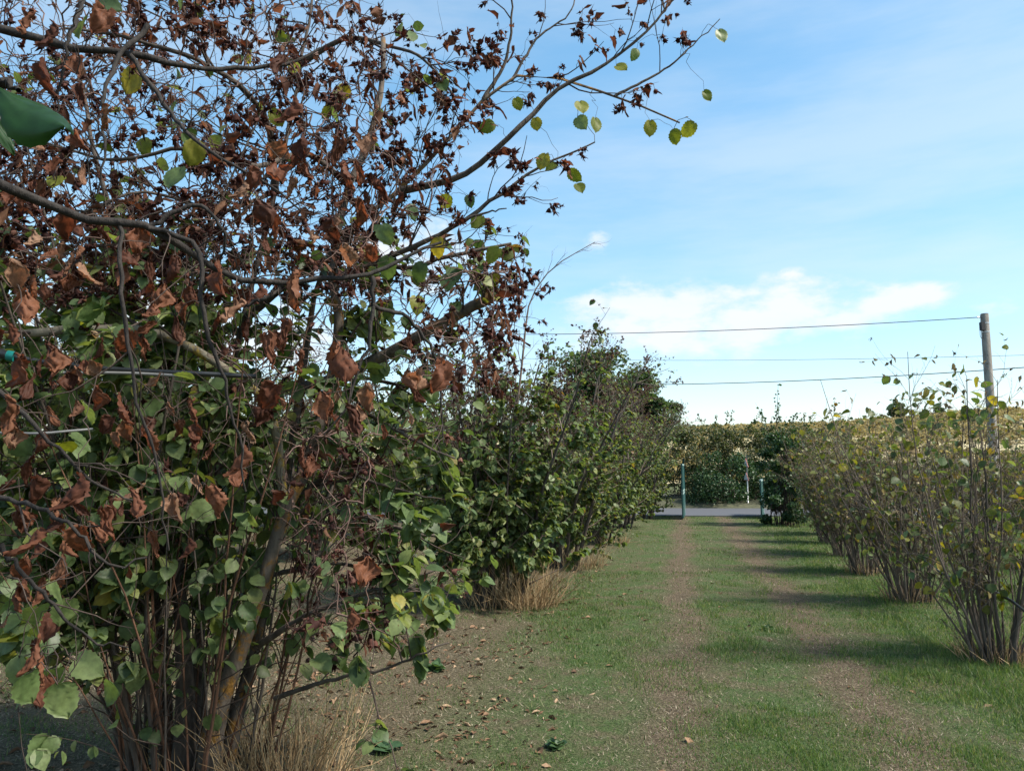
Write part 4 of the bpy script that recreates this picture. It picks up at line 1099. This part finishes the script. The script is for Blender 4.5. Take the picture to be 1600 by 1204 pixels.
def tree_place(meshes, loc, rz, sc, label, group=None, name='broadleaf_tree'):
    root = empty(name, loc, label, 'tree', group); root.rotation_euler = (0, 0, rz); root.scale = (sc,) * 3
    for n_, me in zip(('trunk', 'limbs', 'crown'), meshes):
        o = bpy.data.objects.new(n_, me); o.parent = root; COL.objects.link(o)
        if n_ != 'trunk': o['kind'] = 'stuff'
    return root
T1 = tree(401, 9.4, 1.6, 3.3, 0, 24000, .17, M_oak, 90)
T2 = tree(402, 7.7, 1.2, 2.1, 0, 17000, .15, M_oak, 60)
tree_place(T1, (4.2, 39, 0), 0, .90, 'tall round crowned tree rising behind the left row', 'trees beyond the road on the left')
tree_place(T2, (6.6, 38, 0), 1, .9, 'darker narrow tree at the right edge of the left trees', 'trees beyond the road on the left')
# hilltop trees and scrub
TH = tree(403, 6.0, .9, 2.4, 0, 5000, .4, M_oak, 36)
x = (1403 - 800) / FPX * 215; tree_place(TH, (x, 215, float(hill_z(x, 215)) - .4), 0, 1.15, 'lone round tree standing on the crest of the hill')
x = (1378 - 800) / FPX * 214; tree_place(TH, (x, 214, float(hill_z(x, 214)) - .2), 1, .38, 'small tree just beside the lone tree on the crest')
for px_, s_, lb in ((1118, .5, 'low rounded tree on the skyline above the gate opening'), (1180, .5, 'low rounded tree on the skyline just left of the tall sprays'), (1285, .4, 'small low tree on the skyline right of the tall sprays'), (1470, .6, 'low dark tree on the skyline just left of the utility pole')):
    x = (px_ - 800) / FPX * 214; tree_place(TH, (x, 214, float(hill_z(x, 214)) - .6), px_, s_, lb, 'low trees on the skyline')
rng = RG(9)
n = 9000
x = rng.uniform(10, 210, n); y = rng.uniform(90, 232, n)
p = np.stack([x, y, hill_z(x, y) + .1], 1)
k = fbm(x / 14, y / 14, 3) > .42; p = p[k]; n = len(p)
tp3 = []
for _ in range(4):
    q = norm(rng.normal(0, 1, (26, 3))); q[:, 2] = np.abs(q[:, 2]); V_, F_ = scatter(LEAF_FAR, rng, q * .55, frames(rng, q + rng.normal(0, .5, q.shape), 1, .6), rng.uniform(.3, .6, 26)); tp3.append((V_, F_))
yaw = rng.uniform(0, 6.28, n); R = np.zeros((n, 3, 3)); R[:, 0, 0] = np.cos(yaw); R[:, 0, 1] = -np.sin(yaw); R[:, 1, 0] = np.sin(yaw); R[:, 1, 1] = np.cos(yaw); R[:, 2, 2] = 1
M_scrub = leaf_mat('dry_scrub', [(0, (.24, .215, .11)), (.4, (.33, .29, .15)), (.8, (.40, .35, .19)), (1, (.46, .40, .24))], .4, .8, (1.1, 1, .7), gloss=.1)
k = rng.random(n) < .8
V, F = scatter(tp3, rng, p, R, rng.uniform(.5, 1.5, n))
tag(obj('hillside_scrub', mk_mesh('hillside_scrub', V, F, M_scrub)), 'dry golden scrub covering the hillside', 'scrub', kind='stuff')

# ------------------------------------------------------------------ gate
m_gate = plain('green_gate_paint', (.012, .072, .066), .45, .3, 12)
m_gate_l = plain('worn_gate_paint', (.30, .42, .40), .5, .3, 20)
def gate(name, a, b, H, label, post_at, post_h):
    """leaf from ground point a (free end) to b"""
    a, b = np.array(a), np.array(b)
    root = empty(name, (*((a + b) / 2), 0), label, 'gate', 'leaves of the green gate')
    d = b - a; Lg = np.linalg.norm(d); d = d / Lg; rz = math.atan2(d[1], d[0])
    def bx(n_, u, z, size, mt=m_gate, off=0):
        mb_ = MB(); c = a + d * u + np.array((-d[1], d[0])) * off; mb_.box((c[0], c[1], z), size, rz); return obj(n_, mb_.mesh(n_, mt), root)
    bx('frame_stile', .02, H / 2 + .06, (.04, .036, H)); bx('frame_stile', Lg - .02, H / 2 + .06, (.04, .036, H))
    for z in (.085, H * .48, H * .53, H + .035):
        bx('rail', Lg / 2, z, (Lg - .10, .060, .055), m_gate_l if .3 < z / H < .9 or z > H else m_gate)
    nb = int(Lg / .13)
    for i in range(nb): 
        bx('slat', .05 + (i + .5) * (Lg - .1) / nb, H / 2 + .06, (.118, .012, H - .12), m_gate, -.018)
    pb = a - d * .12 if post_at == 'a' else b + d * .12
    mb_ = MB(); mb_.tube([(pb[0], pb[1], -.05), (pb[0], pb[1], post_h)], .035, 10); po_ = obj('post', mb_.mesh('post', m_gate, True), root)
    for z in (.35, H - .3):
        c = pb + (d if post_at == 'a' else -d) * .07
        mb_ = MB(); mb_.box((c[0], c[1], z), (.09, .03, .06), rz); obj('hinge', mb_.mesh('hinge', m_gate), po_)
    return root
gate('gate_leaf', (5.42, 24.7), (5.99, 27.0), 1.72, 'green metal gate leaf standing open on the left of the lane end', 'b', 1.98)
gate('gate_leaf', (8.08, 25.2), (8.76, 27.1), 1.2, 'green metal gate leaf half hidden by the dark green bush', 'b', 1.3)

# ------------------------------------------------------------------ road sign
m_galv = plain('galvanised_steel', (.55, .56, .56), .45, .2, 15, .6)
m_white = plain('sign_white', (.78, .78, .76), .5, .1, 8)
m_red = plain('sign_red', (.45, .05, .04), .5, .2, 8)
root = empty('road_sign', (9.85, 32.4, 0), 'thin road sign post with two narrow white signs beyond the road', 'road sign')
mb = MB(); mb.tube([(9.85, 32.4, -.05), (9.85, 32.4, 2.2)], .032, 10); obj('post', mb.mesh('post', m_galv, True), root)
def tri_sign(zc, s, rz, mat, off, nm, par=None):
    ca, sa = math.cos(rz), math.sin(rz)
    V = []
    for dy in (-.006, .006):
        for (u, z) in ((-s / 2, -s * .4), (s / 2, -s * .4), (0, s * .47)):
            V.append((9.85 + u * ca - (dy + off) * sa, 32.4 + u * sa + (dy + off) * ca, zc + z))
    mb_ = MB(); mb_.add(V, [(0, 1, 2), (5, 4, 3), (0, 3, 4, 1), (1, 4, 5, 2), (2, 5, 3, 0)])
    return obj(nm, mb_.mesh(nm, mat), par or root)
rz = math.radians(-76)
sp_ = tri_sign(1.86, .42, rz, m_red, -.045, 'sign_plate'); tri_sign(1.855, .33, rz, m_white, -.059, 'sign_face', sp_)
sp_ = tri_sign(1.30, .40, rz, m_red, -.045, 'sign_plate'); tri_sign(1.295, .33, rz, m_white, -.059, 'sign_face', sp_)

# ------------------------------------------------------------------ utility pole and overhead wires
m_pole = bark_mat('weathered_pole', (.30, .28, .25), (.15, .135, .12), 0, scale=10)
m_cable = plain('black_cable', (.02, .02, .022), .6, .2, 10)
pt = P(1538, 490, 20.5)
root = empty('utility_pole', (pt[0], 20.5, 0), 'weathered grey utility pole rising behind the right row', 'utility pole')
mb = MB(); mb.tube([(pt[0], 20.5, -.1), (pt[0], 20.5, pt[2] * .5), (pt[0], 20.5, pt[2] - .03), (pt[0], 20.5, pt[2])], [.125, .113, .102, .09], 16); obj('shaft', mb.mesh('shaft', m_pole, True), root)
mb = MB(); mb.box((pt[0] - .13, 20.42, pt[2] - .36), (.09, .12, .22)); jb_ = obj('junction_box', mb.mesh('junction_box', m_cable), root)
for dz in (.28, .52):
    mb = MB(); mb.tube([(pt[0], 20.5, pt[2] - dz), (pt[0], 20.5, pt[2] - dz + .03)], .108, 16, cap=False); obj('band', mb.mesh('band', m_galv, True), root)
mb = MB(); mb.tube(resample([(pt[0] - .12, 20.45, pt[2] - .1), (pt[0] - .17, 20.43, pt[2] - .3), (pt[0] - .2, 20.42, pt[2] - .62), (pt[0] - .13, 20.42, pt[2] - .7), (pt[0] - .09, 20.42, pt[2] - .45)], 16), .007, 5); obj('drop_cable', mb.mesh('drop_cable', m_cable), jb_)
mb = MB(); mb.tube([(pt[0] - .1, 20.5, pt[2] - .1), (pt[0] - .2, 20.5, pt[2] - .1)], .018, 8); obj('clamp', mb.mesh('clamp', m_galv), root)
def wire(a, b, sag, r, label):
    a, b = np.array(a, float), np.array(b, float)
    tt = np.linspace(0, 1, 40)[:, None]
    q = a + (b - a) * tt; q[:, 2] -= (sag * 4 * tt * (1 - tt))[:, 0]
    mb_ = MB(); mb_.tube(q, r, 5)
    tag(obj('overhead_wire', mb_.mesh('overhead_wire', m_cable, True)), label, 'wire', 'overhead wires')
wire((pt[0] - .19, 20.5, pt[2] - .1), P(300, 500, 34), .55, .011, 'uppermost overhead wire strung from the top of the utility pole')
wire(P(1750, 562, 24), P(820, 598, 40), .35, .016, 'thick overhead wire crossing in front of the sky below the pole top')
wire(P(1750, 550, 60), P(820, 560, 90), .4, .018, 'faint distant overhead wire between the two darker wires')

# ------------------------------------------------------------------ irrigation hoses, stake
m_hose = plain('black_hose', (.022, .025, .028), .35, .2, 10)
m_teal = plain('teal_coupling', (.01, .22, .20), .4, .15, 10)
m_pvc = plain('grey_pvc', (.17, .175, .175), .5, .15, 10)
root = empty('irrigation_pipe', tuple(P(-40, 545, 3.2)), 'black irrigation pipe with teal coupling strung through the left bush', 'irrigation pipe')
def tube_part(n_, pts, r, mt, k=10, par=None):
    mb_ = MB(); mb_.tube(resample(pts, 24), r, k); return obj(n_, mb_.mesh(n_, mt, True), par or root)
tube_part('pipe', Ps([(-80, 535, 3.15), (0, 553, 3.2), (100, 570, 3.25), (200, 578, 3.3), (300, 583, 3.35), (400, 588, 3.45)]), .011, m_hose)
tube_part('pipe', Ps([(95, 582, 3.25), (200, 583, 3.29), (300, 588, 3.34)]), .007, m_pvc)
cp_ = tube_part('coupling', Ps([(-30, 546, 3.185), (-5, 551, 3.195), (12, 555, 3.205)]), .020, m_hose)
tube_part('coupling_ring', Ps([(12, 555, 3.205), (17, 556, 3.207), (23, 557, 3.21)]), .022, m_teal, 10, cp_)
tube_part('cable_tie', Ps([(112, 569, 3.255), (115, 570, 3.256), (118, 570, 3.257)]), .018, m_hose)
root = empty('irrigation_tube', tuple(P(-40, 678, 2.9)), 'thin pale tube stretched across the left edge among the leaves', 'irrigation tube')
tube_part('tube', Ps([(-60, 677, 2.9), (0, 676, 2.9), (60, 677, 2.9), (110, 673, 2.95), (145, 670, 3.0)]), .005, m_pvc)
root = empty('drip_hose', (4.1, 6.7, .5), 'black drip hose sagging between the feet of the right row bushes', 'drip hose')
tube_part('hose', np.array([(3.35, 3.9, .42), (3.7, 5.2, .40), (4.1, 6.55, .55), (4.5, 8.2, .52), (4.85, 9.5, .62), (5.2, 10.9, .55), (5.5, 12.1, .6)]), .012, m_hose)
root = empty('marker_stake', (2.25, 19.8, 0), 'thin pale stake standing at the foot of the left row', 'stake')
tube_part('stake_rod', np.array([(2.25, 19.8, -.05), (2.25, 19.8, .5), (2.25, 19.8, 1.15)]), .013, m_galv, 6)
mb = MB(); mb.box((2.25, 19.78, .34), (.06, .012, .14)); obj('tag_plate', mb.mesh('tag_plate', m_white), root)

# ------------------------------------------------------------------ ground cover
rng = RG(55)
def sample(n, d0, d1):
    d = np.exp(rng.uniform(math.log(d0), math.log(d1), n))
    return rng.uniform(-.70, .70, n) * d + rng.uniform(-.2, .2, n), d
def track(w):
    return np.maximum(np.exp(-((w + .08) / .27) ** 2), np.exp(-((w - 1.28) / .33) ** 2))
def blades(n, d0, d1, dens, hgt, wid, lean_):
    x, y = sample(n, d0, d1)
    w_ = lane_w(x, y)
    k = rng.random(n) < dens(x, y, w_)
    x, y, w_ = x[k], y[k], w_[k]; n = len(x)
    h = hgt(x, y, w_) * rng.uniform(.5, 1.35, n); wd = wid(y) * rng.uniform(.6, 1.3, n)
    yaw = rng.uniform(0, 6.28, n); la = rng.uniform(0, 6.28, n); lz = rng.uniform(*lean_, n)
    b_ = np.stack([x, y, gz(x, y) - .003], 1)
    side = np.stack([np.cos(yaw), np.sin(yaw), np.zeros(n)], 1) * wd[:, None] / 2
    tip = b_ + np.stack([np.cos(la) * np.sin(lz), np.sin(la) * np.sin(lz), np.cos(lz)], 1) * h[:, None]
    V = np.stack([b_ - side, b_ + side, tip], 1).reshape(-1, 3)
    return V, np.arange(3 * n).reshape(-1, 3)
def d_green(x, y, w_):
    nz = fbm(x * 1.6 + 3, y * 1.6, 4); n2_ = fbm(x * .45 + 31, y * .45 + 7, 3)
    d = np.clip((nz - .38) * 7, .16, 1) * np.clip((n2_ - .2) * 3, .3, 1)
    d = d * (1 - .6 * track(w_ + (nz - .5) * .5))
    left = np.clip((-w_ - .5 - np.clip((y - 4.5) / 5, 0, .75)) / 1.1, 0, 1)
    d = d * (1 - .74 * left)
    right = np.clip((w_ - 1.7) / .6, 0, 1)
    return np.maximum(d, right * np.clip(.25 + nz, 0, .95))
def h_green(x, y, w_):
    return .020 + .055 * vnoise(x * 5.5, y * 5.5) ** 2.5 + .045 * np.clip((w_ - 1.75) / .5, 0, 1) * vnoise(x * 2 + 5, y * 2)
V1, F1 = blades(760000, 3.6, 27, d_green, h_green, lambda y: .003 + .00055 * y, (.1, 1.0))
M_grass = leaf_mat('grass_blade', [(0, (.05, .10, .034)), (.4, (.088, .16, .052)), (.78, (.14, .215, .075)), (1, (.28, .27, .14))], .45, .5, (1.1, 1.15, .5), gloss=.3)
tag(obj('grass', mk_mesh('grass', V1, F1, M_grass)), 'short green grass growing in patches along the lane', 'grass', kind='stuff')
def d_dry(x, y, w_):
    nz = fbm(x * 1.6 + 3, y * 1.6, 4)
    return np.clip(.18 + .5 * track(w_) + .3 * (nz < .42) + .25 * (w_ < -1.2), 0, 1)
V2, F2 = blades(300000, 3.6, 27, d_dry, lambda x, y, w_: .034 + .0 * x, lambda y: .003 + .0007 * y, (1.0, 1.5))
M_straw = leaf_mat('dry_straw', [(0, (.07, .054, .038)), (.45, (.19, .155, .112)), (.8, (.31, .265, .195)), (1, (.42, .37, .28))], .2, .7, (1, 1, .8), gloss=.2)
tag(obj('straw', mk_mesh('straw', V2, F2, M_straw)), 'dry cut straw lying over the bare soil of the tracks', 'straw', kind='stuff')
# tall straw around the feet of the bushes
parts = []
for (cx, cy, r, n, h) in ((-1.15, 4.1, .3, 230, .5), (-1.5, 4.3, .45, 160, .3), (.2, 9.3, .34, 300, .6), (-.1, 9.4, .5, 200, .45), (1.1, 12.8, .4, 150, .4), (2.2, 17, .4, 90, .3), (4.1, 6.7, .3, 160, .25), (4.85, 9.6, .3, 120, .25), (5.5, 12.2, .3, 100, .25), (-4.9, 9.6, .6, 200, .4)):
    a_ = rng.uniform(0, 6.28, n); rr = r * np.sqrt(rng.random(n))
    x = cx + np.cos(a_) * rr; y = cy + np.sin(a_) * rr
    d0 = np.stack([np.cos(a_) * .35, np.sin(a_) * .35, np.ones(n)], 1) + rng.normal(0, .28, (n, 3))
    g = grow(rng, np.stack([x, y, gz(x, y)], 1), d0, h * rng.uniform(.35, 1.2, n), 4, .16, -.08)
    parts.append(tubes(g, np.array([.0022, .002, .0015, .0006])[None].repeat(n, 0) * (1 + .06 * cy), 3))
M_tall = leaf_mat('tall_straw', [(0, (.22, .14, .07)), (.5, (.40, .28, .15)), (1, (.56, .43, .26))], .2, .7, (1, 1, .8), gloss=.2)
tag(obj('dry_grass', mk_mesh('dry_grass', *join(parts), M_tall)), 'tall dry straw tufts round the feet of the bushes', 'dry grass', kind='stuff')
# fallen leaves
n = 15000
x, y = sample(n, 3.7, 22); w_ = lane_w(x, y)
k = rng.random(n) < np.where(w_ < -1.25, .9, np.where(w_ < -.8, .3, .03)) * np.clip((fbm(x * 1.3 + 2, y * 1.3, 3) - .28) * 5, .12, 1); x, y = x[k], y[k]; n = len(x)
p = np.stack([x, y, gz(x, y) + .008], 1)
ax = rng.normal(0, 1, (n, 3)); ax[:, 2] *= .12
V, F = scatter(LEAF_MID_CURL, rng, p, frames(rng, ax, 1, .45), np.clip(rng.normal(.045, .018, n), .015, .09))
tag(obj('leaf_litter', mk_mesh('leaf_litter', V, F, M_litter)), 'fallen brown leaves lying under the left row', 'leaf litter', kind='stuff')
# broad-leaved weeds
M_weed = leaf_mat('weed_leaf', [(0, (.04, .085, .035)), (1, (.09, .15, .06))], .3, .5, (1.1, 1.2, .5))
for i, (px_, py_, s_, lab) in enumerate(((680, 1035, .13, 'leafy green weed under the tip of the low left branch'), (868, 1142, .09, 'small dark weed alone on the bare soil at the bottom'), (1197, 975, .09, 'small weed on the right wheel track'), (600, 1150, .12, 'green weed beside the straw at the foot of the near bush'))):
    cy_ = (py_ - 733) ; d_ = 1.6 * FPX / cy_ ; loc = P(px_, py_, d_); loc[2] = float(gz(np.array([loc[0]]), np.array([loc[1]]))[0])
    n = 26
    a_ = rng.uniform(0, 6.28, n); e = rng.uniform(.1, 1.0, n)
    ax = np.stack([np.cos(a_) * np.cos(e), np.sin(a_) * np.cos(e), np.sin(e)], 1)
    V, F = scatter(LEAF_MID, rng, np.zeros((n, 3)) + rng.normal(0, .02, (n, 3)) * np.array((1, 1, .2)) + np.array((0, 0, .01)), frames(rng, ax, 1, .2), rng.uniform(.35, .8, n) * s_)
    tag(obj('weed', mk_mesh('weed', V, F, M_weed), loc=tuple(loc)), lab, 'weed', 'weeds in the lane')
